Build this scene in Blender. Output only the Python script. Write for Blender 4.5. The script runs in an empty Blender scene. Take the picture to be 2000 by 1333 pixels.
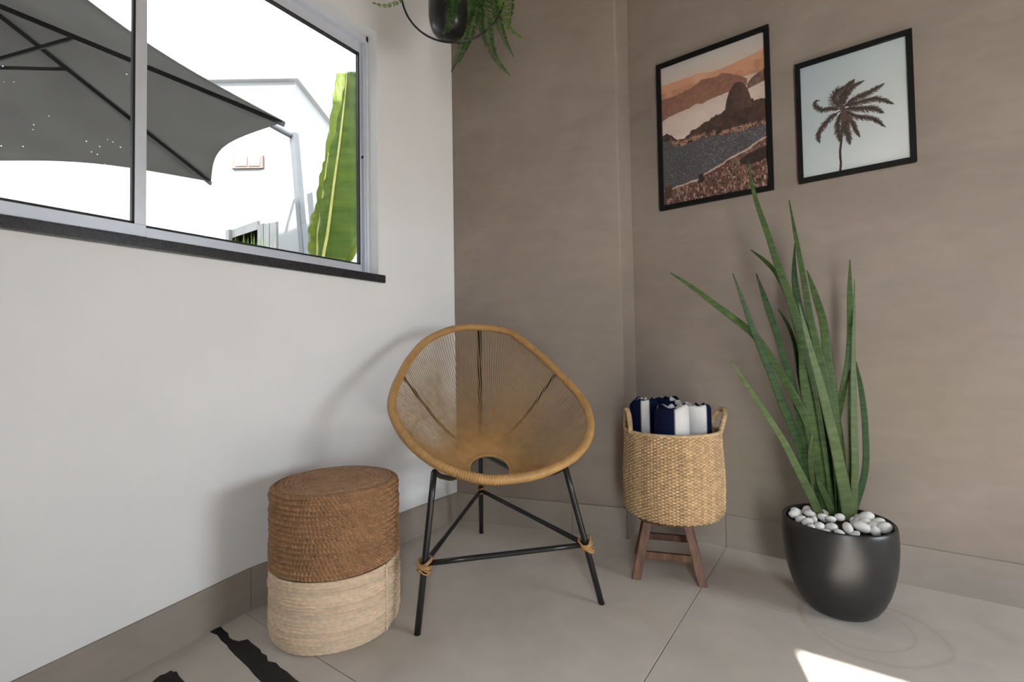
import bpy, math, random
import numpy as np
from mathutils import Vector, Matrix
PI = math.pi
random.seed(7)
RNG = np.random.default_rng(11)
SC = bpy.context.scene
COL = SC.collection

# ------------------------------------------------------------------ camera
FPX, YAW, PITCH, ROLL = 922.21, 0.617814, 0.028834, -0.016414
CAM = np.array([1.70054, -2.25282, 0.86])
def _axes():
    cy, sy = math.cos(YAW), math.sin(YAW)
    f = np.array([-sy*math.cos(PITCH), cy*math.cos(PITCH), math.sin(PITCH)])
    r = np.array([cy, sy, 0.0]); u = np.cross(r, f)
    return (r*math.cos(ROLL)+u*math.sin(ROLL), -r*math.sin(ROLL)+u*math.cos(ROLL), f)
CR, CU, CF = _axes()
cam_data = bpy.data.cameras.new('camera')
cam_data.sensor_width = 36.0
cam_data.lens = FPX*36.0/2000.0
cam_data.clip_start = 0.02; cam_data.clip_end = 200
cam = bpy.data.objects.new('camera', cam_data)
COL.objects.link(cam)
M = Matrix.Identity(4)
for i in range(3):
    M[i][0], M[i][1], M[i][2], M[i][3] = CR[i], CU[i], -CF[i], CAM[i]
cam.matrix_world = M
SC.camera = cam
HR = np.array([math.cos(YAW), math.sin(YAW), 0.0])       # level right / forward of the view
HF = np.array([-math.sin(YAW), math.cos(YAW), 0.0])

# ------------------------------------------------------------------ light
world = bpy.data.worlds.new('sky'); SC.world = world
world.use_nodes = True
bg = world.node_tree.nodes['Background']
bg.inputs['Color'].default_value = (0.87, 0.94, 1.0, 1)
bg.inputs['Strength'].default_value = 20.0
sun_data = bpy.data.lights.new('sun', 'SUN')
sun_data.energy = 46.0; sun_data.angle = math.radians(0.6); sun_data.color = (1.0, 0.96, 0.90)
sun = bpy.data.objects.new('sun', sun_data); COL.objects.link(sun)
REAR_Y, HEAD_Z = -3.30, 2.25                      # rear wall with the doorway, head of the doorways
DOOR = (2.448, 2.96)                              # doorway in the rear wall, from x to x
EAST_X = 4.80; PASS = (-1.30, -0.10); PZ = (.55, 1.55)  # unglazed window at the end of the long wall, from y to y
AZ = np.array([0.32, -0.95])/math.hypot(.32, .95) # the sun stands behind the camera
_run = (REAR_Y-.15+.68)/AZ[1]
sun_dir = Vector((-AZ[0]*_run, -AZ[1]*_run, -HEAD_Z)).normalized()
sun.rotation_euler = sun_dir.to_track_quat('-Z', 'Y').to_euler()
def portal(name, loc, direction, sx, sy):
    d = bpy.data.lights.new(name, 'AREA'); d.shape = 'RECTANGLE'; d.size = sx; d.size_y = sy
    d.cycles.is_portal = True
    o = bpy.data.objects.new(name, d); COL.objects.link(o)
    o.location = loc; o.rotation_euler = Vector(direction).to_track_quat('-Z', 'Z').to_euler()
portal('doorway_portal', ((DOOR[0]+DOOR[1])/2, REAR_Y-.17, HEAD_Z/2), (0, 1, 0), DOOR[1]-DOOR[0], HEAD_Z)
portal('passage_portal', (EAST_X+.17, (PASS[0]+PASS[1])/2, (PZ[0]+PZ[1])/2), (-1, 0, 0), PASS[1]-PASS[0], PZ[1]-PZ[0])
portal('window_portal', (-0.2, -1.9, 1.78), (1, 0, 0), 2.05, 1.15)
SC.view_settings.view_transform = 'Standard'
SC.view_settings.look = 'None'
SC.view_settings.exposure = 0.0
SC.view_settings.gamma = 1.0
SC.view_settings.use_curve_mapping = False

# ------------------------------------------------------------------ helpers
def ray(x, y): return CF + (x-1000.0)/FPX*CR - (y-666.5)/FPX*CU
def hitp(x, y, n, d):
    v = ray(x, y); n = np.asarray(n, float)
    return CAM + (d-n@CAM)/(n@v)*v
def onz(x, y, z): return hitp(x, y, (0, 0, 1), z)
def onx(x, y, X): return hitp(x, y, (1, 0, 0), X)
def ony(x, y, Y): return hitp(x, y, (0, 1, 0), Y)
def ondepth(x, y, through, off=0.0):          # level view-facing plane through a point, moved back by off
    return hitp(x, y, HF, HF@np.asarray(through)+off)
def srgb(*c):
    o = []
    for v in c:
        v = v/255.0
        o.append(v/12.92 if v <= 0.04045 else ((v+0.055)/1.055)**2.4)
    return tuple(o)
def spline(P, n, closed=False):
    P = np.asarray(P, float); m = len(P); out = []
    segs = m if closed else m-1
    tot = n if closed else n-1
    for k in range(n):
        s = k*segs/tot; i = min(int(s), segs-1); t = s-i
        g = (lambda j: P[j % m]) if closed else (lambda j: P[j] if 0 <= j < m else (2*P[0]-P[1] if j < 0 else 2*P[-1]-P[-2]))
        a, b, c, d = g(i-1), g(i), g(i+1), g(i+2)
        out.append(0.5*((2*b)+(c-a)*t+(2*a-5*b+4*c-d)*t*t+(3*b-a-3*c+d)*t**3))
    return np.array(out)
def resample(P, n, closed=False):
    P = np.asarray(P, float)
    Q = np.vstack([P, P[:1]]) if closed else P
    L = np.concatenate([[0], np.cumsum(np.linalg.norm(np.diff(Q, axis=0), axis=1))])
    s = np.linspace(0, L[-1], n+1)[:-1] if closed else np.linspace(0, L[-1], n)
    return np.stack([np.interp(s, L, Q[:, i]) for i in range(Q.shape[1])], 1)

class MB:
    def __init__(s): s.v = []; s.f = []; s.c = []
    def add(s, V, F, col=None):
        o = len(s.v)
        s.v.extend([tuple(map(float, p)) for p in V]); s.f.extend([tuple(i+o for i in f) for f in F])
        if col is not None: s.c.extend(col if len(np.shape(col)) > 1 else [col]*len(V))
        return s
    def box(s, a, b, bev=0.0):
        (x0, y0, z0), (x1, y1, z1) = a, b
        V = [(x0,y0,z0),(x1,y0,z0),(x1,y1,z0),(x0,y1,z0),(x0,y0,z1),(x1,y0,z1),(x1,y1,z1),(x0,y1,z1)]
        return s.add(V, BOXF)
    def hexa(s, bottom, top):                     # 4 bottom pts ccw, 4 top pts
        return s.add(list(bottom)+list(top), BOXF)
    def beam(s, p, q, w, h, up=(0, 0, 1)):
        p, q = np.array(p, float), np.array(q, float)
        t = (q-p)/np.linalg.norm(q-p); sd = np.cross(t, up); sd /= np.linalg.norm(sd); u = np.cross(sd, t)
        R = [(-1,-1),(1,-1),(1,1),(-1,1)]
        return s.add([p+sd*a*w/2+u*b*h/2 for a, b in R]+[q+sd*a*w/2+u*b*h/2 for a, b in R], BOXF)
    def tube(s, P, r, seg=10, closed=False, caps=True, col=None, flat=None):
        P = np.asarray(P, float); n = len(P)
        rr = np.full(n, r) if np.isscalar(r) else np.asarray(r)
        T = np.roll(P, -1, 0)-np.roll(P, 1, 0) if closed else np.gradient(P, axis=0)
        T /= np.linalg.norm(T, axis=1)[:, None]+1e-12
        ref = np.array([0, 0, 1.0]) if abs(T[0][2]) < .9 else np.array([1.0, 0, 0])
        N = np.cross(T[0], ref); N /= np.linalg.norm(N)
        V = []; a = np.arange(seg)*2*PI/seg
        for i in range(n):
            N = N-T[i]*(N@T[i]); N /= np.linalg.norm(N)+1e-12
            B = np.cross(T[i], N)
            V.extend(P[i]+rr[i]*(np.cos(a)[:, None]*N+np.sin(a)[:, None]*B))
        F = []
        for i in range(n if closed else n-1):
            j = (i+1) % n
            for k in range(seg):
                l = (k+1) % seg
                F.append((i*seg+k, i*seg+l, j*seg+l, j*seg+k))
        if caps and not closed:
            F.append(tuple(range(seg))[::-1]); F.append(tuple(range((n-1)*seg, n*seg)))
        return s.add(V, F, col)
    def grid(s, G, wrapu=False, wrapv=False, col=None):   # G[i][j]
        G = np.asarray(G, float); n, m = G.shape[:2]; F = []
        for i in range(n if wrapu else n-1):
            a = i*m; b = ((i+1) % n)*m
            for j in range(m if wrapv else m-1):
                l = (j+1) % m
                F.append((a+j, a+l, b+l, b+j))
        return s.add(G.reshape(-1, 3), F, None if col is None else np.asarray(col).reshape(-1, 3))
    def lathe(s, prof, c=(0, 0, 0), seg=48):
        th = np.arange(seg)*2*PI/seg
        G = [[(c[0]+r*math.cos(t), c[1]+r*math.sin(t), c[2]+z) for t in th] for r, z in prof]
        return s.grid(G, wrapv=True)
BOXF = [(0,3,2,1),(4,5,6,7),(0,1,5,4),(1,2,6,5),(2,3,7,6),(3,0,4,7)]

def obj(name, mb, mat, parent=None, smooth=False, bevel=0.0, solid=0.0, loc=None):
    me = bpy.data.meshes.new(name)
    me.from_pydata(mb.v, [], mb.f); me.validate()
    if mb.c and len(mb.c) == len(me.vertices):
        at = me.color_attributes.new('Col', 'FLOAT_COLOR', 'POINT')
        arr = np.ones((len(mb.c), 4)); arr[:, :3] = np.array(mb.c)
        at.data.foreach_set('color', arr.ravel())
    me.materials.append(mat)
    if smooth: me.polygons.foreach_set('use_smooth', [True]*len(me.polygons))
    o = bpy.data.objects.new(name, me); COL.objects.link(o)
    if loc is not None: o.location = loc
    if parent is not None:
        o.parent = parent
        o.matrix_parent_inverse = Matrix.Translation(parent.location).inverted() if parent.type == 'EMPTY' else Matrix.Identity(4)
    if bevel:
        b = o.modifiers.new('bevel', 'BEVEL'); b.width = bevel; b.segments = 2; b.limit_method = 'ANGLE'
    if solid:
        b = o.modifiers.new('solid', 'SOLIDIFY'); b.thickness = solid; b.offset = 0
    return o
def tag(o, label, cat, group=None, kind=None):
    if label: o['label'] = label
    if cat: o['category'] = cat
    if group: o['group'] = group
    if kind: o['kind'] = kind
    return o
def thing(name, label, cat, loc, group=None):
    o = bpy.data.objects.new(name, None); COL.objects.link(o); o.location = loc; o.empty_display_size = 0.05
    return tag(o, label, cat, group)
def struct(name, mb, mat, label=None, **k):
    o = obj(name, mb, mat, **k); o['kind'] = 'structure'
    if label: o['label'] = label
    return o

# ------------------------------------------------------------------ materials
def newmat(name):
    m = bpy.data.materials.new(name); m.use_nodes = True
    nt = m.node_tree; return m, nt, nt.nodes['Principled BSDF']
def N(nt, kind, **k):
    n = nt.nodes.new(kind)
    for a, b in k.items():
        if a in n.inputs: n.inputs[a].default_value = b
        else: setattr(n, a, b)
    return n
def coords(nt, scale=(1, 1, 1), kind='Object'):
    tc = nt.nodes.new('ShaderNodeTexCoord'); mp = nt.nodes.new('ShaderNodeMapping')
    mp.inputs['Scale'].default_value = scale
    nt.links.new(tc.outputs[kind], mp.inputs['Vector']); return mp.outputs['Vector']
def noise_mix(nt, vec, c1, c2, scale, detail=4, lo=.3, hi=.7, dist=0.0):
    n = N(nt, 'ShaderNodeTexNoise', Scale=scale, Detail=detail, Distortion=dist)
    nt.links.new(vec, n.inputs['Vector'])
    r = nt.nodes.new('ShaderNodeValToRGB')
    r.color_ramp.elements[0].position = lo; r.color_ramp.elements[1].position = hi
    r.color_ramp.elements[0].color = (*c1, 1); r.color_ramp.elements[1].color = (*c2, 1)
    nt.links.new(n.outputs['Fac'], r.inputs['Fac']); return r.outputs['Color']
def mixc(nt, a, b, fac, mode='MIX'):
    m = nt.nodes.new('ShaderNodeMix'); m.data_type = 'RGBA'; m.blend_type = mode
    for s, v in ((6, a), (7, b)):
        if isinstance(v, tuple): m.inputs[s].default_value = (*v, 1)
        else: nt.links.new(v, m.inputs[s])
    if isinstance(fac, float): m.inputs[0].default_value = fac
    else: nt.links.new(fac, m.inputs[0])
    return m.outputs[2]
def bump(nt, bsdf, vec, scale, strength, dist=.002, detail=3):
    n = N(nt, 'ShaderNodeTexNoise', Scale=scale, Detail=detail); nt.links.new(vec, n.inputs['Vector'])
    b = N(nt, 'ShaderNodeBump', Strength=strength, Distance=dist)
    nt.links.new(n.outputs['Fac'], b.inputs['Height']); nt.links.new(b.outputs['Normal'], bsdf.inputs['Normal'])
def pmat(name, col, rough=.6, var=.12, scale=8, stretch=(1, 1, 1), bmp=0, bscale=80, metal=0, spec=.5, detail=4):
    m, nt, b = newmat(name); vec = coords(nt, stretch)
    c = noise_mix(nt, vec, tuple(x*(1-var) for x in col), tuple(min(1, x*(1+var)) for x in col), scale, detail)
    nt.links.new(c, b.inputs['Base Color'])
    b.inputs['Roughness'].default_value = rough; b.inputs['Metallic'].default_value = metal
    b.inputs['Specular IOR Level'].default_value = spec
    if bmp: bump(nt, b, vec, bscale, bmp)
    return m
def attrmat(name, rough=.7, spec=.3, bmp=0, bscale=300, var=0.0, vscale=200):
    m, nt, b = newmat(name); a = N(nt, 'ShaderNodeAttribute', attribute_name='Col')
    c = a.outputs['Color']; vec = coords(nt)
    if var: c = mixc(nt, c, noise_mix(nt, vec, (1-var,)*3, (1+var,)*3, vscale), 1.0, 'MULTIPLY')
    nt.links.new(c, b.inputs['Base Color'])
    b.inputs['Roughness'].default_value = rough; b.inputs['Specular IOR Level'].default_value = spec
    if bmp: bump(nt, b, vec, bscale, bmp)
    return m
def plaster(name, c1, c2, tint, scale=1.6, bs=.16):
    m, nt, b = newmat(name); vec = coords(nt)
    base = noise_mix(nt, vec, c1, c2, scale, 7, .25, .75, .6)
    fine = noise_mix(nt, coords(nt, (1, 1, 2.5)), (.93,)*3, (1.05,)*3, 7, 6, .3, .7, .8)
    c = mixc(nt, base, fine, 1.0, 'MULTIPLY')
    t = N(nt, 'ShaderNodeTexNoise', Scale=.9, Detail=1.0); nt.links.new(coords(nt, (1.3, 1.3, 1)), t.inputs['Vector'])
    rr = nt.nodes.new('ShaderNodeMapRange'); rr.inputs[1].default_value = .5; rr.inputs[2].default_value = .75; rr.inputs[4].default_value = .35
    nt.links.new(t.outputs['Fac'], rr.inputs[0])
    c = mixc(nt, c, tint, rr.outputs[0])
    nt.links.new(c, b.inputs['Base Color']); b.inputs['Roughness'].default_value = .75
    b.inputs['Specular IOR Level'].default_value = .25
    bump(nt, b, vec, 26, bs, .003, 6)
    return m
def glassmat(name, specks=False, t_=.58):
    m, nt, b = newmat(name); nt.nodes.remove(b); out = nt.nodes['Material Output']
    tr = N(nt, 'ShaderNodeBsdfTransparent'); tr.inputs[0].default_value = (t_, t_*1.01, t_*1.005, 1)
    gl = N(nt, 'ShaderNodeBsdfGlossy', Roughness=.02)
    fr = N(nt, 'ShaderNodeFresnel', IOR=1.45)
    mx = nt.nodes.new('ShaderNodeMixShader')
    mul = N(nt, 'ShaderNodeMath', operation='MULTIPLY'); mul.inputs[1].default_value = .5
    nt.links.new(fr.outputs[0], mul.inputs[0]); nt.links.new(mul.outputs[0], mx.inputs[0])
    nt.links.new(tr.outputs[0], mx.inputs[1]); nt.links.new(gl.outputs[0], mx.inputs[2])
    res = mx.outputs[0]
    if specks:
        vec = coords(nt)
        vo = N(nt, 'ShaderNodeTexVoronoi', Scale=42.0); nt.links.new(vec, vo.inputs['Vector'])
        lt = N(nt, 'ShaderNodeMath', operation='LESS_THAN'); lt.inputs[1].default_value = .07
        nt.links.new(vo.outputs['Distance'], lt.inputs[0])
        nz = N(nt, 'ShaderNodeTexNoise', Scale=3.0); nt.links.new(vec, nz.inputs['Vector'])
        gt = N(nt, 'ShaderNodeMath', operation='GREATER_THAN'); gt.inputs[1].default_value = .52
        nt.links.new(nz.outputs['Fac'], gt.inputs[0])
        mm = N(nt, 'ShaderNodeMath', operation='MULTIPLY'); nt.links.new(lt.outputs[0], mm.inputs[0]); nt.links.new(gt.outputs[0], mm.inputs[1])
        m2 = N(nt, 'ShaderNodeMath', operation='MULTIPLY'); m2.inputs[1].default_value = .5; nt.links.new(mm.outputs[0], m2.inputs[0])
        df = N(nt, 'ShaderNodeBsdfTranslucent'); df.inputs[0].default_value = (.8, .8, .8, 1)
        mx2 = nt.nodes.new('ShaderNodeMixShader')
        nt.links.new(m2.outputs[0], mx2.inputs[0]); nt.links.new(res, mx2.inputs[1]); nt.links.new(df.outputs[0], mx2.inputs[2]); res = mx2.outputs[0]
    nt.links.new(res, out.inputs['Surface'])
    return m
def leafmat(name, c1, c2, scale=14, stretch=(1, 1, 1), rough=.45, trans=0.0, spec=.4):
    m, nt, b = newmat(name); vec = coords(nt, stretch)
    c = noise_mix(nt, vec, c1, c2, scale, 5, .3, .7)
    nt.links.new(c, b.inputs['Base Color']); b.inputs['Roughness'].default_value = rough
    b.inputs['Specular IOR Level'].default_value = spec
    if trans:
        out = nt.nodes['Material Output']; tl = N(nt, 'ShaderNodeBsdfTranslucent'); nt.links.new(c, tl.inputs[0])
        mx = nt.nodes.new('ShaderNodeMixShader'); mx.inputs[0].default_value = trans
        nt.links.new(b.outputs[0], mx.inputs[1]); nt.links.new(tl.outputs[0], mx.inputs[2]); nt.links.new(mx.outputs[0], out.inputs['Surface'])
    return m

M_white = pmat('white_wall_paint', (.80, .80, .80), .7, .025, 3, bmp=.08, bscale=40, spec=.25)
M_plast = plaster('taupe_plaster', (.242, .196, .164), (.320, .264, .226), (.30, .265, .185))
M_ceil = pmat('beige_ceiling_paint', (.34, .30, .26), .8, .02, 2)
M_tile = plaster('beige_stone_tile', (.53, .485, .435), (.62, .575, .525), (.56, .50, .41), 2.2)
def add_rings(m):
    nt = m.node_tree; b = nt.nodes['Principled BSDF']; src = b.inputs['Base Color'].links[0].from_socket
    vec = coords(nt); nz = N(nt, 'ShaderNodeTexNoise', Scale=5.0, Detail=4.0); nt.links.new(vec, nz.inputs['Vector'])
    c = src
    for (cx, cy, rad, wd) in ((1.73, -.42, .185, .012), (1.69, -.40, .150, .008)):
        d = N(nt, 'ShaderNodeVectorMath', operation='DISTANCE'); nt.links.new(vec, d.inputs[0]); d.inputs[1].default_value = (cx, cy, 0)
        a1 = N(nt, 'ShaderNodeMath', operation='MULTIPLY_ADD'); nt.links.new(nz.outputs['Fac'], a1.inputs[0]); a1.inputs[1].default_value = .05; nt.links.new(d.outputs['Value'], a1.inputs[2])
        a2 = N(nt, 'ShaderNodeMath', operation='SUBTRACT'); nt.links.new(a1.outputs[0], a2.inputs[0]); a2.inputs[1].default_value = rad+.025
        a3 = N(nt, 'ShaderNodeMath', operation='ABSOLUTE'); nt.links.new(a2.outputs[0], a3.inputs[0])
        mr = nt.nodes.new('ShaderNodeMapRange'); mr.inputs[1].default_value = 0; mr.inputs[2].default_value = wd; mr.inputs[3].default_value = .26; mr.inputs[4].default_value = 0
        nt.links.new(a3.outputs[0], mr.inputs[0]); c = mixc(nt, c, (.36, .28, .16), mr.outputs[0])
    nt.links.new(c, b.inputs['Base Color'])
add_rings(M_tile)
M_base = plaster('beige_skirting_tile', (.29, .25, .215), (.345, .30, .262), (.32, .275, .205), 3.0)
M_grout = pmat('grout', (.20, .175, .15), .9, .1, 30)
M_alu = pmat('silver_aluminium', (.70, .73, .80), .38, .03, 20, metal=.35)
M_gasket = pmat('black_rubber', (.012, .012, .014), .6, .1, 30)
M_granite = pmat('black_granite', (.022, .023, .026), .22, .5, 160, spec=.6)
M_glass = glassmat('window_glass'); M_glass_dirty = glassmat('spotted_window_glass', True)
M_blackmetal = pmat('black_metal_paint', (.011, .011, .012), .28, .15, 20, spec=.5)
M_blackframe = pmat('black_frame_wood', (.006, .006, .006), .5, .15, 40, spec=.15)
M_cord = pmat('tan_plastic_cord', (.40, .222, .078), .45, .14, 30, spec=.4)
M_rope_br = pmat('brown_seagrass_rope', (.36, .195, .098), .75, .30, 34, (1, 1, 1.5), bmp=.5, bscale=350, spec=.25, detail=6)
M_rope_wh = pmat('pale_corn_husk_rope', (.72, .56, .40), .75, .16, 30, (1, 1, 4), bmp=.5, bscale=300, spec=.25, detail=6)
M_basket = pmat('woven_seagrass', (.52, .365, .205), .68, .22, 45, (1, 1, 2.2), bmp=.4, bscale=300, spec=.3, detail=6)
M_wood = pmat('dark_stained_wood', (.15, .072, .042), .5, .45, 9, (6, 6, 1), bmp=.15, bscale=90, spec=.35, detail=6)
M_pot = pmat('graphite_glazed_pot', (.014, .014, .0145), .36, .2, 12, (1, 1, 9), bmp=.06, bscale=25, spec=.5)
M_soil = pmat('dark_soil', (.03, .022, .016), .95, .5, 80, bmp=.8, bscale=90)
M_stone = pmat('white_pebble', (.80, .78, .76), .6, .06, 30, bmp=.1, bscale=80, spec=.3)
M_sans = leafmat('snake_plant_green', (.022, .046, .012), (.062, .100, .026), 20, (1.2, 1.2, 5), .5, spec=.2)
M_sans_dk = leafmat('snake_plant_dark_green', (.012, .034, .010), (.036, .074, .020), 20, (1.2, 1.2, 5), .5, spec=.2)
M_sans_lt = leafmat('snake_plant_grey_green', (.055, .083, .030), (.098, .130, .050), 16, (1.2, 1.2, 4), .5, spec=.2)
M_fern = leafmat('fern_green', (.018, .06, .008), (.06, .16, .022), 25, (1, 1, 1), .5, .25)
M_fern_lt = leafmat('young_fern_green', (.06, .15, .015), (.14, .28, .03), 25, (1, 1, 1), .5, .3)
M_banana = leafmat('banana_leaf_green', (.20, .27, .030), (.31, .38, .05), 3, (1, 1, 9), .5, .45)
M_banana_dk = leafmat('banana_leaf_deep_green', (.10, .17, .025), (.19, .27, .04), 3, (1, 1, 9), .5, .40)
M_midrib = pmat('banana_midrib', (.55, .52, .16), .5, .1, 20)
M_canopy = leafmat('grey_parasol_fabric', (.135, .128, .125), (.165, .157, .153), 3, (1, 1, 1), .85, .15, .1)
M_pole = pmat('grey_parasol_metal', (.075, .078, .085), .5, .08, 10)
M_rib = pmat('black_parasol_rib', (.010, .010, .011), .5, .1, 10)
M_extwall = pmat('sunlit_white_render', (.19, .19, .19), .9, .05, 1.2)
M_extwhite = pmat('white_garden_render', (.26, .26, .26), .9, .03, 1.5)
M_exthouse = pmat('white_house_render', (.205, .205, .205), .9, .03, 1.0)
M_extgrey = pmat('grey_painted_boards', (.075, .078, .08), .7, .15, 6)
M_extpink = pmat('faded_red_trim', (.15, .10, .09), .8, .1, 6)
M_grass = leafmat('garden_grass', (.10, .18, .04), (.26, .36, .09), 12, (1, 1, 1), .8)
M_paving = pmat('pale_paving', (.42, .40, .37), .8, .08, 3)
M_tape = pmat('black_grip_tape', (.013, .012, .012), .55, .6, 22, bmp=.7, bscale=260, spec=.4)
M_basket_v = attrmat('woven_seagrass_strips', .68, .3, .4, 300, .10, 90)
M_rope_br_v = attrmat('brown_seagrass_strands', .75, .25, .5, 350, .14, 120)
M_rope_wh_v = attrmat('pale_husk_strands', .75, .25, .5, 300, .10, 90)
M_towel = attrmat('terry_towel', .95, .05, .9, 700, .14, 420)
M_print = attrmat('printed_poster', .55, .35)
M_palegrey = pmat('backing_board', (.3, .3, .3), .8, .05, 10)

# ------------------------------------------------------------------ setting
RAMP_Y, RAMP_S = -1.46, 0.115
def rampz(y): return -RAMP_S*(RAMP_Y-y) if y < RAMP_Y else 0.0
CEIL = 2.78; BACK_Y = REAR_Y; THK = .15
PIL = np.array([[0.0, -0.385], [0.842, -0.150]])           # slanting pilaster wall, left end and right edge
COR_X = 0.849
WIN = dict(y0=-2.92, y1=-0.882, z0=1.225, z1=2.335)

# floor: slab of mortar, stone tiles laid on it, and a ramp that falls away along the left wall
mb = MB(); mb.box((0, RAMP_Y, -.06), (EAST_X+.15, .05, -.006)); mb.box((1.24, BACK_Y-.15, -.06), (EAST_X+.15, RAMP_Y, -.006))
mb.hexa([(0, BACK_Y, rampz(BACK_Y)-.06), (1.24, BACK_Y, rampz(BACK_Y)-.06), (1.24, RAMP_Y, -.06), (0, RAMP_Y, -.06)],
        [(0, BACK_Y, rampz(BACK_Y)-.006), (1.24, BACK_Y, rampz(BACK_Y)-.006), (1.24, RAMP_Y, -.006), (0, RAMP_Y, -.006)])
floor = struct('floor', mb, M_grout, 'beige stone tiled floor with a short ramp along the white wall')
G = .0013
def tile(x0, x1, y0, y1, parent=floor, z=None):
    b = MB(); zz = (lambda y: rampz(y)) if z == 'ramp' else (lambda y: 0.0)
    P = [(x0+G, y0+G), (x1-G, y0+G), (x1-G, y1-G), (x0+G, y1-G)]
    b.hexa([(x, y, zz(y)-.012) for x, y in P], [(x, y, zz(y)) for x, y in P])
    return obj('tile', b, M_tile, parent, bevel=.0008)
tile(0, 1.24, RAMP_Y, 0)
ys = [0, -.47, -1.67, -2.87, BACK_Y-.15]
for x0, x1 in ((1.24, 2.44), (2.44, 3.64), (3.64, EAST_X+.15)):
    for a, b_ in zip(ys[:-1], ys[1:]): tile(x0, x1, b_, a)
for y0, y1 in ((-2.66, RAMP_Y), (BACK_Y, -2.66)): tile(0, 1.24, y0, y1, z='ramp')
# step face beside the ramp
mb = MB(); mb.hexa([(1.24, BACK_Y, rampz(BACK_Y)-.06), (1.26, BACK_Y, rampz(BACK_Y)-.06), (1.26, RAMP_Y, -.06), (1.24, RAMP_Y, -.06)],
                   [(1.24, BACK_Y, -.012), (1.26, BACK_Y, -.012), (1.26, RAMP_Y, -.012), (1.24, RAMP_Y, -.012)])
obj('ramp_edge', mb, M_tile, floor)

# left wall with the window opening
W = WIN; mb = MB()
mb.box((-THK, BACK_Y, -.6), (0, 0.15, W['z0']))
mb.box((-THK, BACK_Y, W['z1']), (0, 0.15, CEIL))
mb.box((-THK, BACK_Y, W['z0']), (0, W['y0'], W['z1']))
mb.box((-THK, W['y1'], W['z0']), (0, 0.15, W['z1']))
struct('wall_left', mb, M_white, 'white painted wall with the wide sliding window')
# slanting pilaster wall between the corner and the long wall
def wallpoly(pts, z0, z1):
    b = MB(); n = len(pts)
    b.add([(x, y, z0) for x, y in pts]+[(x, y, z1) for x, y in pts],
          [tuple(range(n))[::-1], tuple(range(n, 2*n))]+[(i, (i+1) % n, n+(i+1) % n, n+i) for i in range(n)])
    return b
struct('wall_back', wallpoly([tuple(PIL[0]), tuple(PIL[1]), (COR_X, 0.0), (0.0, 0.0)], -.06, CEIL), M_plast,
       'narrow taupe plaster wall standing forward beside the white wall', bevel=.008)
mb = MB(); mb.box((-.02, 0, -.06), (EAST_X+.15, THK, CEIL))
struct('wall_right', mb, M_plast, 'long taupe plaster wall with two framed pictures')
mb = MB(); mb.box((-THK, BACK_Y-THK, -.6), (DOOR[0], BACK_Y, CEIL)); mb.box((DOOR[1], BACK_Y-THK, -.06), (EAST_X+.15, BACK_Y, CEIL)); mb.box((DOOR[0], BACK_Y-THK, HEAD_Z), (DOOR[1], BACK_Y, CEIL))
struct('wall_rear', mb, M_plast, 'taupe plaster wall with an open doorway behind the camera')
mb = MB(); mb.box((EAST_X, BACK_Y, -.06), (EAST_X+.15, PASS[0], CEIL)); mb.box((EAST_X, PASS[1], -.06), (EAST_X+.15, 0, CEIL)); mb.box((EAST_X, PASS[0], PZ[1]), (EAST_X+.15, PASS[1], CEIL)); mb.box((EAST_X, PASS[0], -.06), (EAST_X+.15, PASS[1], PZ[0]))
struct('wall_front', mb, M_plast, 'taupe plaster wall with an open window at the far right of the room')
mb = MB(); mb.box((-THK, BACK_Y-THK, CEIL), (EAST_X+.15, THK, CEIL+.15))
struct('ceiling', mb, M_ceil, 'plain beige ceiling')

# skirting tiles
BH, BT = .142, .009
def skirt(name, a, b, cuts, label, zf=lambda p: 0.0, nrm=None):
    a, b = np.array(a, float), np.array(b, float); L = np.linalg.norm(b-a); t = (b-a)/L
    n = np.array(nrm, float) if nrm is not None else np.array([t[1], -t[0]])
    def piece(s0, s1, th, inset, z1):
        p, q = a+t*s0, a+t*s1
        B_ = [(*p, zf(p)), (*q, zf(q)), (*(q+n*th), zf(q)), (*(p+n*th), zf(p))]
        return MB().hexa(B_, [(x, y, z+z1) for x, y, z in B_])
    root = struct(name, piece(0, L, BT-.004, 0, BH-.003), M_grout, label)
    cs = [0]+sorted(cuts)+[L]
    for s0, s1 in zip(cs[:-1], cs[1:]):
        obj('tile', piece(s0+.001, s1-.001, BT, 0, BH), M_base, root, bevel=.0012)
    return root
skirt('baseboard_left', (0, RAMP_Y+.02), (0, -.385), [1.05], 'beige tile skirting below the white wall', nrm=(1, 0))
skirt('baseboard_ramp', (0, BACK_Y), (0, RAMP_Y+.02), [.66], 'beige tile skirting that slopes down along the ramp', zf=lambda p: rampz(p[1]), nrm=(1, 0))
skirt('baseboard_back', PIL[0], PIL[1]+np.array([.004, -.006]), [.62], 'beige tile skirting below the narrow taupe wall')
skirt('baseboard_corner', (PIL[1][0], -.158), (COR_X+.002, 0), [], 'short return of tile skirting beside the basket', nrm=(1, 0))
skirt('baseboard_right', (COR_X, 0), (EAST_X, 0), [1.24-COR_X, 2.44-COR_X, 3.64-COR_X], 'beige tile skirting below the long taupe wall', nrm=(0, -1))

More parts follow.
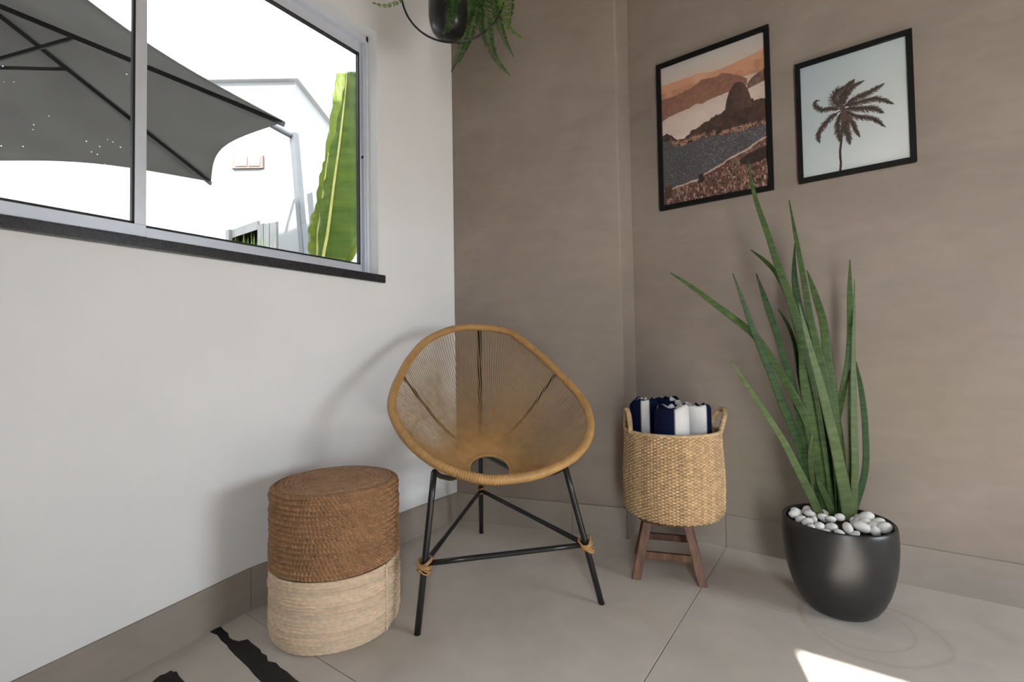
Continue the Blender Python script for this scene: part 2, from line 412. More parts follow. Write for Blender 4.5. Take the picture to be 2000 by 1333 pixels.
# ------------------------------------------------------------------ window
win_sill = MB(); win_sill.box((-.055, W['y0']-.03, 1.191), (.017, W['y1']+.027, 1.226))
mb = MB()                                              # fixed outer frame (channel)
FX0, FX1 = -.135, -.058
yb, ye, zb, zt = W['y0'], W['y1'], W['z0'], W['z1']
mb.box((FX0, yb, zb), (FX1-.012, ye, zb+.022)); mb.box((FX0, yb, zt-.030), (FX1, ye, zt))
mb.box((FX0, yb, zb), (FX1, yb+.02, zt)); mb.box((FX0, ye-.014, zb), (FX1, ye, zt))
mb.box((FX1-.02, ye-.020, zb+.02), (FX1-.008, ye-.014, zt-.03))
win = struct('window_1', mb, M_alu, 'wide silver aluminium sliding window in the white wall', bevel=.002)
obj('sill', win_sill, M_granite, win, bevel=.003)['label'] = 'black granite window sill'
def sash(y0, y1, x, glass, sw0, sw1, gask):
    z0, z1 = zb+.018, zt-.026; rb_, rt = .036, .050; d = .012
    s = MB()
    s.box((x-d, y0, z0), (x+d, y1, z0+rb_)); s.box((x-d, y0, z1-rt), (x+d, y1, z1))
    s.box((x-d, y0, z0+rb_), (x+d, y0+sw0, z1-rt)); s.box((x-d, y1-sw1, z0+rb_), (x+d, y1, z1-rt))
    sa = obj('sash', s, M_alu, win, bevel=.0015)
    a, b, c, e = y0+sw0, y1-sw1, z0+rb_, z1-rt; g = .0065
    k = MB()
    if 'b' in gask: k.box((x-.006, a, c), (x+.0125, b, c+g))
    if 't' in gask: k.box((x-.006, a, e-g), (x+.0125, b, e))
    if 'r' in gask: k.box((x-.006, b-g, c), (x+.0125, b, e))
    if 'l' in gask: k.box((x-.006, a, c), (x+.0125, a+g, e))
    obj('gasket', k, M_gasket, sa)
    obj('pane', MB().box((x-.003, a+.001, c+.001), (x+.003, b-.001, e-.001)), glass, sa)
    return sa
sash(-1.748, ye-.003, -.100, M_glass, .026, .026, 'btr')
sash(-2.91, -1.722, -.073, M_glass_dirty, .03, .030, 'btr')
mb = MB(); mb.tube([(-.088, -.897, 1.775), (-.072, -.897, 1.775)], .007, 12)
obj('lock_knob', mb, M_gasket, win)

# ------------------------------------------------------------------ grip tape on the ramp
def on_ramp(x, y):
    n = np.array([0, -RAMP_S, 1.0]); return hitp(x, y, n, n@np.array([0, RAMP_Y, 0]))
def tape(poly, label):
    P = [on_ramp(*q) for q in poly]; b = MB(); n = len(P); up = np.array([0, .1, 1])*.0012
    b.add([p+up*.02 for p in P]+[p+up for p in P], [tuple(range(n))[::-1], tuple(range(n, 2*n))]+[(i, (i+1) % n, n+(i+1) % n, n+i) for i in range(n)])
    return tag(obj('grip_tape', b, M_tape), label, 'tape', 'worn grip tape strips on the ramp')
def rough_edge(P, n, amp, rng):
    Q = resample(P, n); return [(x+rng.uniform(-amp, amp), y+rng.uniform(-amp, amp)) for x, y in Q]
up_edge = [(408,1231),(412,1226),(420,1230),(431,1225),(437,1232),(446,1239),(447,1246),(454,1251),(466,1254),(484,1250),(492,1258),(508,1270),(511,1277),(521,1282),(523,1293),(539,1296),(548,1306),(560,1313),(575,1327),(640,1372),(700,1412)]
lo_edge = [(660,1440),(590,1400),(540,1360),(508,1331),(497,1320),(484,1304),(470,1291),(459,1281),(447,1268),(443,1261),(432,1252),(424,1241),(411,1236)]
tape(up_edge+lo_edge, 'long ragged strip of black grip tape beside the striped pouf')
tape([(292,1340),(300,1331),(312,1321),(322,1318),(334,1311),(338,1314),(345,1313),(349,1321),(353,1326),(360,1333),(380,1345),(450,1392),(425,1420),(340,1365),(305,1343)], 'short black grip tape end at the bottom of the picture')

# ------------------------------------------------------------------ woven lounge chair
mid = np.array([.793, -.975]); Sv = np.array([.637, .771]); Fv = np.array([.771, -.637])
def CH(s, f, z): return np.array([mid[0]+s*Sv[0]+f*Fv[0], mid[1]+s*Sv[1]+f*Fv[1], z])
A0, K1 = .12, 1.30
rim_px = [(937,640),(970,643),(1003,654),(1050,690),(1100,738),(1138,783),(1152,822),(1147,860),(1118,895),(1060,924),(1000,936),(940,936),(872,916),(818,882),(783,842),(766,802),(768,770),(781,737),(802,700),(832,667),(872,647),(905,640)]
nC = np.array([Fv[0], Fv[1], K1])
rimP = [hitp(x, y, nC, nC@CH(0, A0, .4)) for x, y in rim_px]
rimL = resample(spline(rimP, 600, True), 720, True)
chair = thing('woven_lounge_chair', 'rounded lounge chair of tan cords on a black three-legged metal frame', 'chair', tuple(CH(0, -.3, 0)))
rimR = .0150
n_wrap = 300
S_ = resample(spline(rimP, 800, True), n_wrap*4, True)
mod = rimR+.0016*np.abs(np.sin(np.arange(n_wrap*4)*PI/4))
obj('wrapped_rim', MB().tube(S_, mod, 10, True), M_cord, chair, smooth=True)
# small ring at the bottom of the seat
hc = ondepth(957, 917, CH(0, -.20, .4))
ra, rb2 = CH(1, 0, 0)-CH(0, 0, 0), (CH(0, -1, .55)-CH(0, 0, 0)); rb2 = rb2/np.linalg.norm(rb2)
HRAD = .078
th = np.arange(96)*2*PI/96
ringP = np.array([hc+HRAD*(np.cos(t)*ra+np.sin(t)*rb2) for t in th])
obj('seat_ring', MB().tube(ringP, .007, 8, True), M_cord, chair, smooth=True)
# cords: from the ring to the rim, sagging a little
cords = MB(); NC = 92
ctr = rimL.mean(0)
rs = np.array([[(p-CH(0, 0, 0))[:2]@Sv, (p-hc)@rb2] for p in rimL])
ang_rim = np.unwrap(np.arctan2(rs[:, 1], rs[:, 0]))
rim_even = resample(rimL, NC*2, True)
def rim_ang(p): return math.atan2((p-hc)@rb2, (p-hc)@ra)
aa = np.unwrap([rim_ang(p) for p in rim_even])
for i in range(NC*2):
    p = rim_even[i]; a = aa[i]
    q = hc+HRAD*(math.cos(a)*ra+math.sin(a)*rb2)
    axis = CH(0, -.0, 0)
    t = np.linspace(0, 1, 9)
    path = p+(q-p)*t[:, None]
    path[:, 2] -= .035*np.sin(PI*t)*min(1, np.linalg.norm(q-p)/.45)
    path += np.array([Fv[0], Fv[1], 0])*(-.012*np.sin(PI*t))[:, None]
    cords.tube(path, .0016, 5, caps=False)
co = obj('seat_cords', cords, M_cord, chair, smooth=True); co['kind'] = 'stuff'
# black frame
footL, footR, footB = np.array([.59, -1.221, 0]), np.array([.986, -.742, 0]), np.array([.231, -.467, 0])
LR = .0105
def rod(name, P, r=LR, n=24, lab=None):
    return obj(name, MB().tube(spline(P, n), r, 12), M_blackmetal, chair, smooth=True)
rimFL = hitp(846, 905, nC, nC@CH(0, A0, .4)); rimFR = hitp(1106, 903, nC, nC@CH(0, A0, .4))
dz = np.array([0, 0, -.02])
topL = ondepth(848, 922, rimFL); topR = ondepth(1104, 914, rimFR)
rimTop = rimP[0]+np.array([0, 0, -.006])
rod('leg', [footL, footL+(topL-footL)*.5, topL], n=6); rod('leg', [footR, footR+(topR-footR)*.5, topR], n=6)
backTop = rimTop-np.array([Fv[0], Fv[1], 0])*.012
rod('leg', [footB, footB+(backTop-footB)*.5, backTop], n=6)
lowL = CH(-.10, -.26, .385); lowR = CH(.10, -.26, .385)
rimUL = hitp(786, 735, nC, nC@CH(0, A0, .4))-np.array([Fv[0], Fv[1], 0])*.014
rimUR = hitp(1094, 722, nC, nC@CH(0, A0, .4))-np.array([Fv[0], Fv[1], 0])*.014
bkm = footB+(backTop-footB)*.40
rod('support_bar', [topL, topL+np.array([0, 0, -.030])+(bkm-topL)*.14, topL+(bkm-topL)*.42+np.array([0, 0, -.052]), bkm], .009, 24)
rod('support_bar', [topR, topR+np.array([0, 0, -.030])+(bkm-topR)*.14, topR+(bkm-topR)*.42+np.array([0, 0, -.052]), bkm], .009, 24)
rod('back_bar', [rimUL, rimUL+(bkm-rimUL)*.5+np.array([0, 0, -.05]), bkm], .006, 16)
rod('back_bar', [rimUR, rimUR+(bkm-rimUR)*.5+np.array([0, 0, -.05]), bkm], .006, 16)
def on_leg(f, t, k): return f+(t-f)*k
jL = ondepth(828, 1102, footL+(topL-footL)*.4); jR = ondepth(1145, 1064, footR+(topR-footR)*.4)
kL = (jL[2]-footL[2])/(topL[2]); jL = on_leg(footL, topL, kL)
kR = (jR[2]-footR[2])/(topR[2]); jR = on_leg(footR, topR, kR)
jB = on_leg(footB, backTop, .215)
for a, b in ((jL, jR), (jL, jB), (jR, jB)): rod('stretcher', [a, a+(b-a)*.5, b], .0088, 5)
def lashing(c, axis, size, seed):
    rng = random.Random(seed); axis = np.array(axis)/np.linalg.norm(axis)
    u = np.cross(axis, (0, 0, 1)) if abs(axis[2]) < .9 else np.cross(axis, (1, 0, 0)); u /= np.linalg.norm(u); v = np.cross(axis, u)
    b = MB()
    for k in range(9):
        tilt = rng.uniform(-.9, .9); ph = rng.uniform(0, 2*PI); off = rng.uniform(-.35, .35)*size
        t = np.linspace(0, 2*PI, 25)[:-1]
        R_ = size*.64*(1+.10*k/9)
        P = [c+R_*(math.cos(x)*u+math.sin(x)*v)+axis*(off+tilt*size*.75*math.sin(x+ph)) for x in t]
        b.tube(P, .0026, 6, True)
    return obj('cord_lashing', b, M_cord, chair, smooth=True)
lashing(jL, topL-footL, .031, 1); lashing(jR, topR-footR, .031, 2); lashing(jB, backTop-footB, .026, 3)

# ------------------------------------------------------------------ rope pouf
PC = np.array([.308, -1.31]); PRAD, PH, PSPLIT = .2, .467, .212
pouf = thing('rope_pouf', 'round pouf of coiled rope, brown on top and pale straw below', 'pouf', (PC[0], PC[1], 0))
TH_N = 720
tth = np.arange(TH_N)*2*PI/TH_N
def coil_rows(z0, z1, n, depth, twist, tw_amp, base_r, seed, base, var):
    rng = np.random.default_rng(seed); rows = []; m = 8
    global COILC
    COILC = []
    for i in range(n):
        wob = .0015*np.sin(tth*rng.integers(2, 6)+rng.uniform(0, 6))+rng.uniform(-.0012, .0012)
        ph = rng.uniform(0, 6); tone = rng.uniform(1-var, 1+var*.8, 2*twist+4)*rng.uniform(.92, 1.06); warm = rng.uniform(-.025, .025, 2*twist+4)
        for j in range(m):
            s = (j+.5)/m; z = z0+(z1-z0)*(i+s)/n
            prof = math.sin(PI*s)**.7
            strand = np.abs(np.sin(tth*twist+ph+s*PI*1.0))
            r = base_r(z)+wob-depth*(1-prof)+tw_amp*(strand-.6)*prof
            ci = np.floor((tth*twist+ph+s*PI)/PI).astype(int) % (2*twist+4)
            COILC.append(np.stack([base[0]*tone[ci]*(1+warm[ci]), base[1]*tone[ci], base[2]*tone[ci]*(1-warm[ci])], -1))
            rows.append(np.stack([PC[0]+r*np.cos(tth), PC[1]+r*np.sin(tth), np.full(TH_N, z)+.0008*np.sin(tth*3+i)], -1))
    return rows
def pr(z):
    e = max(0, (z-(PH-.03))/.03); e0 = max(0, (.03-z)/.03)
    return PRAD-.020*e*e-.010*e0*e0+.002*math.sin(z*14)
rows = coil_rows(.0, PSPLIT, 20, .0085, 26, .0026, pr, 3, (.72, .56, .40), .07)
rows.insert(0, np.stack([PC[0]+.17*np.cos(tth), PC[1]+.17*np.sin(tth), np.full(TH_N, .0)], -1))
COILC.insert(0, COILC[0])
obj('pale_rope_body', MB().grid(rows, wrapv=True, col=COILC), M_rope_wh_v, pouf, smooth=True)
rows = coil_rows(PSPLIT, PH-.008, 16, .0120, 52, .0075, pr, 4, (.345, .19, .095), .17)
brc = list(COILC); brng = np.random.default_rng(21)
nr = 13                                                            # flat spiral on top
for i in range(nr):
    for j in range(5):
        s = (j+.5)/5; r0 = .183*(1-(i+s)/nr)
        z = PH-.0075*(1-math.sin(PI*s)**.7)-.012*max(0, (r0-.14)/.043)**2-.004*(1-r0/.18)
        strand = .0030*(np.abs(np.sin(tth*max(4, int(52*r0/.183))+i*2+s*PI))-.6)*math.sin(PI*s)
        rows.append(np.stack([PC[0]+r0*np.cos(tth), PC[1]+r0*np.sin(tth), z+strand], -1))
        if j == 0: tone = brng.uniform(.82, 1.14, 120)*brng.uniform(.92, 1.06)
        ci = np.floor((tth*max(4, int(52*r0/.183))+i*2+s*PI)/PI).astype(int) % 120
        brc.append(np.stack([.37*tone[ci], .215*tone[ci], .125*tone[ci]], -1))
obj('brown_rope_body', MB().grid(rows, wrapv=True, col=brc), M_rope_br_v, pouf, smooth=True)
sa_ = math.radians(12)
seam = [(PC[0]+(PRAD+.002)*math.cos(sa_), PC[1]+(PRAD+.002)*math.sin(sa_), z) for z in np.linspace(.01, PSPLIT, 40)]
obj('side_seam', MB().tube(seam, [.003+.001*math.sin(i*2) for i in range(40)], 8), M_rope_wh, pouf, smooth=True)

# ------------------------------------------------------------------ wooden stool under the basket
BC = np.array([1.115, -.336])
stool = thing('wooden_stool', 'small dark wooden stool with splayed legs under the woven basket', 'stool', (BC[0], BC[1], 0))
feet = [np.array([1.017, -.497, 0]), np.array([1.240, -.420, 0]), np.array([1.165, -.200, 0]), np.array([.942, -.276, 0])]
cen = sum(feet)/4
tops = []
for f in feet:
    t = cen+(f-cen)*.62; t[2] = .205; tops.append(t)
ax1 = (feet[1]-feet[0])/np.linalg.norm(feet[1]-feet[0])
for f, t in zip(feet, tops):
    b = MB(); w = .0165; ax2 = np.array([-ax1[1], ax1[0], 0])
    R_ = [(-1,-1),(1,-1),(1,1),(-1,1)]
    b.hexa([f+ax1*a*w+ax2*c_*w for a, c_ in R_], [t+ax1*a*w+ax2*c_*w for a, c_ in R_])
    obj('leg', b, M_wood, stool, bevel=.003)
def lerp(i, z): return feet[i]+(tops[i]-feet[i])*(z/.205)
for i, j, z in ((0, 1, .085), (2, 3, .085), (1, 2, .125), (3, 0, .125)):
    obj('stretcher', MB().beam(lerp(i, z), lerp(j, z), .018, .026), M_wood, stool, bevel=.002)
obj('seat', MB().lathe([(0, .203), (.118, .203), (.123, .207), (.123, .221), (.118, .2255), (0, .2255)], (cen[0], cen[1], 0), 40), M_wood, stool, smooth=False, bevel=.002)

# ------------------------------------------------------------------ woven basket
basket = thing('woven_basket', 'tall round basket of woven straw with two loop handles on the small stool', 'basket', (BC[0], BC[1], .2265))
NA, NRW = 92, 54
bz0, bz1 = .2275, .548
def br(z):
    s = (z-bz0)/(bz1-bz0)
    return .1835+.006*math.sin(PI*min(1, s*1.2))-.012*max(0, 1-s/.07)**2-.002*s
tb = np.arange(NA*6)*2*PI/(NA*6)
rows = []; bcol = []; brg = np.random.default_rng(31); bt_ = brg.uniform(.74, 1.16, (NRW, NA))
cell = (np.arange(NA*6)//6)
scol = brg.uniform(.86, 1.1, NA)
for i in range(NRW):
    for j in range(3):
        s = (j+.5)/3; z = bz0+(bz1-bz0)*(i+s)/NRW
        sgn = 1 if i % 2 else -1
        r = br(z)+.0034*sgn*np.sin(tb*NA/2)*math.sin(PI*s)+.0022*math.sin(PI*s)+.0012*np.sin(tb*NA)-.0006*np.sin(tb*7+i)
        rows.append(np.stack([BC[0]+r*np.cos(tb), BC[1]+r*np.sin(tb), np.full(len(tb), z)], -1))
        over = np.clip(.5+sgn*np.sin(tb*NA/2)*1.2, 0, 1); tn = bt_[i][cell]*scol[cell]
        strip, gap_shade = np.array([.56, .395, .225]), np.array([.36, .22, .105])  # darker second tone paints the shade where the weave dips
        bcol.append((gap_shade+(strip-gap_shade)*over[:, None])*tn[:, None])
bcol.insert(0, bcol[0])
rows.insert(0, np.stack([BC[0]+.001*np.cos(tb), BC[1]+.001*np.sin(tb), np.full(len(tb), bz0-.001)], -1))
inner = [np.stack([BC[0]+(br(z)-.009)*np.cos(tb), BC[1]+(br(z)-.009)*np.sin(tb), np.full(len(tb), z)], -1) for z in np.linspace(bz1, bz0+.006, 8)]
inner.append(np.stack([BC[0]+.001*np.cos(tb), BC[1]+.001*np.sin(tb), np.full(len(tb), bz0+.005)], -1))
bcol += [np.tile([.40, .28, .15], (len(tb), 1))]*len(inner)
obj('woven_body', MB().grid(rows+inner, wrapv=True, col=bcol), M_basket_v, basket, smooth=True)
def twisted(P, r, turns, closed=False, seg=8):
    n = len(P); m = np.arange(n)
    b = MB(); T = np.gradient(P, axis=0)
    T /= np.linalg.norm(T, axis=1)[:, None]
    ref = np.array([0, 0, 1.0]); out = []
    for k in range(2):
        Q = []
        for i in range(n):
            u = np.cross(T[i], ref); u /= np.linalg.norm(u)+1e-9; v = np.cross(T[i], u)
            a = 2*PI*turns*i/n+k*PI
            Q.append(P[i]+r*.55*(math.cos(a)*u+math.sin(a)*v))
        b.tube(np.array(Q), r*.72, seg, closed)
    return b
tr_ = np.arange(480)*2*PI/480
rimB = np.stack([BC[0]+(br(bz1)-.003)*np.cos(tr_), BC[1]+(br(bz1)-.003)*np.sin(tr_), np.full(480, bz1+.003)], -1)
obj('rim_braid', twisted(rimB, .0058, 60, True, 6), M_basket, basket, smooth=True)
def handle(phi, h, splay, half):
    pts = []
    for k in range(61):
        u = -1+2*k/60; a = phi+half*u*(1-.0*abs(u)); hh = h*(1-abs(u)**3.2)
        rr_ = br(bz1)-.002+splay*hh/h
        pts.append((BC[0]+rr_*math.cos(a), BC[1]+rr_*math.sin(a), bz1-.004+hh))
    P = resample(pts, 130)
    return obj('handle', twisted(P, .0085, 16, False, 8), M_basket, basket, smooth=True)
va = math.atan2(HR[1], HR[0])
handle(va+.02, .082, .030, .30); handle(va+PI-.05, .085, -.004, .30)

# ------------------------------------------------------------------ rolled towels
NAVY, TWH = srgb(17, 24, 48), (.60, .59, .58)
def towel(du, dv, rad, zt, phase, stripe, label, rot, lead, tilt=(0, 0)):
    c = BC+HR[:2]*du+HF[:2]*dv; z0 = .246
    turns = 3.4; pitch = rad/(turns+.4); n = int(turns*56); hth = pitch*.40
    rows = []; cols = []; rng = np.random.default_rng(int(phase*100)+5)
    w1, w2 = rng.uniform(0, 6, 2)
    arc = 0
    for i in range(n):
        ph = 2*PI*i/56; r = rad-hth-pitch*ph/(2*PI); a = rot+ph
        if r < .006: break
        arc += r*2*PI/56
        top = zt-.012*(ph/(2*PI*turns))*0+.006*math.sin(ph*1.7+w1)+.004*math.sin(ph*4.3+w2)-.003*(i < 3)
        wob = .0012*math.sin(ph*5+w2)
        sec = [(hth, z0), (hth+wob, z0+.18), (hth, z0+.30), (hth, top-.014), (hth*.75, top-.005), (hth*.2, top), (-hth*.4, top-.002), (-hth*.9, top-.010), (-hth, top-.03), (-hth, z0)]
        row = []
        for o, z in sec:
            zz = (z-z0)
            row.append((c[0]+(r+o)*math.cos(a)+tilt[0]*zz, c[1]+(r+o)*math.sin(a)+tilt[1]*zz, z))
        rows.append(row)
        rest, isnavy = arc, lead[0] == 'n'
        for L_ in list(lead[1:])+[stripe]*40:
            if rest < L_: break
            rest -= L_; isnavy = not isnavy
        cols.append([NAVY if isnavy else TWH]*len(sec))
    b = MB().grid(rows, col=cols)
    k = len(rows[0]); b.f.append(tuple(range(k))); e = (len(rows)-1)*k; b.f.append(tuple(range(e, e+k))[::-1])
    return tag(obj('rolled_towel', b, M_towel, smooth=True), label, 'towel', 'striped towels rolled up in the basket')
fa = va-PI/2                                                       # direction towards the viewer
towel(-.028, -.092, .071, .655, .02, .074, 'rolled navy and white striped towel at the front of the basket', fa-1.45, ('n', .085, .098, .08))
towel(.089, -.022, .066, .648, .085, .070, 'rolled towel at the right handle of the basket, white then navy', fa-1.5, ('w', .110, .09, .08))
towel(-.097, .028, .060, .668, .0, .060, 'rolled towel at the left handle of the basket, mostly navy', fa-1.7, ('n', .070, .024, .10, .05))
towel(.020, .098, .064, .664, .05, .062, 'rolled towel at the back of the basket against the wall', fa-2.4, ('w', .05, .10, .06))

# ------------------------------------------------------------------ planter with pebbles and snake plant
PT = np.array([1.654, -.333])
prof = [(0, .0), (.078, .0), (.092, .006), (.108, .022), (.124, .048), (.138, .082), (.149, .122), (.157, .166), (.161, .21), (.162, .25), (.161, .28), (.159, .293), (.1565, .297), (.153, .296), (.150, .290), (.148, .26), (.148, .255), (0, .255)]
pp = []
for (r0, z0), (r1, z1) in zip(prof[:-1], prof[1:]): pp += [(r0, z0), ((r0+r1)/2, (z0+z1)/2)]
planter = thing('round_planter', 'large round graphite black planter standing on the floor by the long wall', 'planter', (PT[0], PT[1], 0))
obj('pot', MB().lathe(prof, (PT[0], PT[1], 0), 72), M_pot, planter, smooth=True)
obj('soil', MB().lathe([(0, .256), (.08, .259), (.1475, .257), (.1475, .2545), (0, .254)], (PT[0], PT[1], 0), 48), M_soil, planter, smooth=True)
def pebble_mesh(seed):
    rng = np.random.default_rng(seed); b = MB(); nu, nv = 8, 12; G_ = []
    k = rng.uniform(-.18, .18, 6)
    for i in range(nu+1):
        t = PI*i/nu; row = []
        for j in range(nv):
            p = 2*PI*j/nv; d = np.array([math.sin(t)*math.cos(p), math.sin(t)*math.sin(p), math.cos(t)])
            s = 1+k[0]*d[0]*d[1]+k[1]*d[2]*d[0]+k[2]*d[1]**2+k[3]*d[0]**3*.5+k[4]*d[1]*d[2]
            row.append(d*s)
        G_.append(row)
    b.grid(G_, wrapv=True); return b
peb_me = []
for s_ in range(6):
    t_ = obj('white_pebble', pebble_mesh(s_), M_stone, smooth=True); peb_me.append(t_.data); bpy.data.objects.remove(t_)
peb = [(1555,979,.017),(1565,988,.016),(1540,996,.016),(1550,1003,.013),(1563,1010,.015),(1581,1004,.016),(1578,1018,.017),(1599,1026,.018),(1624,1027,.018),
       (1640,1010,.014),(1640,1036,.013),(1656,1032,.017),(1683,1032,.021),(1688,1013,.014),(1686,1022,.013),(1704,1001,.018),(1709,1012,.021),(1709,1022,.018),
       (1709,1036,.018),(1731,1011,.019),(1737,1030,.018),(1725,1020,.016),(1610,1010,.015),(1622,1014,.014),(1590,1013,.013),(1668,1020,.014),(1695,1030,.013),
       (1570,997,.014),(1600,996,.014),(1625,994,.014),(1650,993,.015),(1675,997,.014),(1720,1001,.014),(1552,991,.012),(1612,1032,.012),(1670,1038,.012),(1585,1026,.012),(1590,990,.013)]
rng = random.Random(4); pts_ = []
for x, y, r in peb:
    p = onz(x, y, .284); d = p[:2]-PT; L = np.linalg.norm(d)
    if L > .150-r*.62: p[:2] = PT+d/L*(.150-r*.62)
    pts_.append([p, r])
for it in range(25):                                               # push overlapping pebbles apart
    for i in range(len(pts_)):
        for j in range(i):
            d = pts_[i][0]-pts_[j][0]; d[2] = 0; L = np.linalg.norm(d)+1e-6; m_ = (pts_[i][1]+pts_[j][1])*.86
            if L < m_:
                pts_[i][0] += d/L*(m_-L)*.5; pts_[j][0] -= d/L*(m_-L)*.5
    for q in pts_:
        d = q[0][:2]-PT; L = np.linalg.norm(d)
        if L > .147-q[1]*1.05: q[0][:2] = PT+d/L*(.147-q[1]*1.05)
for i, (p, r) in enumerate(pts_):
    r *= 1.12
    o = bpy.data.objects.new('white_pebble', peb_me[i % 6]); COL.objects.link(o)
    fz = rng.uniform(.62, .85)
    o.location = (p[0], p[1], .262+r*.70+rng.uniform(0, .010)); o.scale = (r*rng.uniform(.95, 1.25), r*rng.uniform(.8, 1.0), r*fz)
    o.rotation_euler = (rng.uniform(-.5, .5), rng.uniform(-.5, .5), rng.uniform(0, 6.28))
    tag(o, 'smooth white pebble lying around the leaves in the black planter', 'pebble', 'white pebbles in the planter')

plant = thing('snake_plant', 'tall snake plant with long pointed green leaves growing from the black planter', 'plant', (PT[0], PT[1], .257))
LEAVES = [  # (points with width px, lean back at the tip in m, twist, material)
 ([(1613,1004,20),(1606,930,28),(1596,860,33),(1584,790,34),(1577,735,32),(1570,680,24),(1546,593,16),(1521,524,14),(1501,462,12),(1473,379,8),(1461,310,2)], .02, .2, 0),
 ([(1660,1022,25),(1648,950,25),(1632,872,22),(1615,800,20),(1601,745,18),(1588,700,15),(1572,640,10),(1560,592,2)], -.05, -.3, 2),
 ([(1643,1003,14),(1634,900,18),(1622,810,18),(1612,745,17),(1601,697,16),(1584,628,13),(1570,548,11),(1556,472,8),(1541,391,2)], .06, .3, 0),
 ([(1622,996,14),(1612,850,17),(1598,750,17),(1580,665,17),(1563,610,16),(1552,545,13),(1552,476,2)], .10, -.2, 1),
 ([(1655,996,16),(1643,900,19),(1630,800,19),(1624,755,19),(1616,697,18),(1608,631,16),(1591,573,12),(1576,528,2)], .08, .2, 0),
 ([(1588,998,14),(1602,935,15),(1617,880,16),(1630,836,15),(1640,795,15),(1650,748,14),(1658,697,13),(1661,645,13),(1660,576,11),(1660,507,2)], -.02, .2, 0),
 ([(1676,1014,15),(1670,920,15),(1668,830,14),(1667,740,12),(1667,680,9),(1668,610,6),(1669,545,2)], .05, -.3, 2),
 ([(1663,1004,11),(1662,900,11),(1661,820,10),(1661,760,8),(1664,700,2)], .03, .3, 0),
 ([(1685,1002,13),(1689,925,13),(1690,838,12),(1683,768,10),(1672,708,3)], .04, .4, 1),
 ([(1606,998,14),(1590,880,16),(1576,824,16),(1556,783,16),(1533,744,16),(1506,699,15),(1473,655,14),(1435,624,13),(1394,593,11),(1349,559,8),(1309,533,2)], -.02, .1, 0),
 ([(1592,1003,15),(1577,935,16),(1562,875,17),(1544,826,17),(1526,785,16),(1510,742,15),(1488,688,13),(1466,631,11),(1449,583,8),(1431,534,2)], -.06, -.2, 1),
 ([(1598,992,12),(1584,920,13),(1570,866,13),(1562,824,13),(1549,755,13),(1535,712,12),(1518,655,12),(1497,593,11),(1477,535,2)], .06, .3, 1),
 ([(1606,990,9),(1588,880,11),(1574,800,10),(1561,731,10),(1552,673,9),(1539,635,8),(1520,604,2)], .11, -.3, 1),
 ([(1625,990,10),(1598,800,10),(1572,690,10),(1545,595,10),(1518,538,9),(1494,510,8),(1466,488,2)], .12, .2, 0),
 ([(1606,1014,18),(1581,963,17),(1556,913,15),(1529,860,13),(1496,809,11),(1460,755,9),(1428,706,2)], -.10, .2, 2),
 ([(1606,1007,13),(1597,978,15),(1589,935,15),(1583,888,11),(1586,847,2)], -.01, -.2, 2),
 ([(1632,1010,15),(1617,981,14),(1603,950,11),(1594,930,3)], .0, .2, 2),
 ([(1650,992,13),(1640,930,13),(1632,880,12),(1640,850,2)], .05, .2, 1),
]
for pts, lean, tw, mi in LEAVES:
    base = onz(pts[0][0], pts[0][1], .262); d = base[:2]-PT; L = np.linalg.norm(d)
    if L > .12: base[:2] = PT+d/L*.12
    base[2] = .262
    off0 = HF@base-HF@np.array([PT[0], PT[1], 0])
    n = len(pts); c3 = []; w3 = []
    for k, (x, y, w) in enumerate(pts):
        s = k/(n-1)
        p = ondepth(x, y, (PT[0], PT[1], 0), off0+lean*s*s)
        c3.append(p); w3.append(w/FPX*(CF@(p-CAM)))
    dv = np.array(c3[0])-base; c3[0] = base-np.array([0, 0, .006])
    cw = spline(np.hstack([np.array(c3), np.array(w3)[:, None]]), 44)
    P, Wd = cw[:, :3], np.maximum(cw[:, 3], .0006)
    T = np.gradient(P, axis=0); T /= np.linalg.norm(T, axis=1)[:, None]
    rows = []
    for i in range(44):
        s = i/43; nv = HF*math.cos(tw*s)+HR*math.sin(tw*s)*.6
        sd = np.cross(T[i], nv); sd /= np.linalg.norm(sd); bk_ = np.cross(sd, T[i])
        if bk_@HF < 0: bk_ = -bk_
        h = Wd[i]/2; tk = h*(.62-.25*s)
        sec = []
        for a in np.arange(12)*2*PI/12:
            x_ = math.cos(a); y_ = math.sin(a)
            front = y_ < 0
            yy = y_*tk*(1.0 if not front else .45) + (tk*.30*(1-x_*x_)*1.2 if front else 0)*.9
            sec.append(P[i]+sd*h*x_+bk_*yy)
        rows.append(sec)
    b = MB().grid(rows, wrapv=True); b.f.append(tuple(range(12))[::-1]); b.f.append(tuple(range(43*12, 44*12)))
    obj('leaf', b, (M_sans, M_sans_dk, M_sans_lt)[mi], plant, smooth=True)

# ------------------------------------------------------------------ pictures
def painted(name, img, x0, x1, z0, z1, y, parent):
    h, w = img.shape[:2]
    xs = np.linspace(x0, x1, w); zs = np.linspace(z1, z0, h)
    X, Z = np.meshgrid(xs, zs); G_ = np.stack([X, np.full_like(X, y), Z], -1)
    V = G_.reshape(-1, 3); idx = np.arange(h*w).reshape(h, w)
    F = np.stack([idx[:-1, :-1], idx[1:, :-1], idx[1:, 1:], idx[:-1, 1:]], -1).reshape(-1, 4)
    me = bpy.data.meshes.new(name); me.from_pydata(V.tolist(), [], F.tolist())
    at = me.color_attributes.new('Col', 'FLOAT_COLOR', 'POINT'); arr = np.ones((h*w, 4)); arr[:, :3] = img.reshape(-1, 3)
    at.data.foreach_set('color', arr.ravel().astype(np.float32)); me.materials.append(M_print)
    o = bpy.data.objects.new(name, me); COL.objects.link(o); o.parent = parent
    o.matrix_parent_inverse = Matrix.Translation(parent.location).inverted(); return o
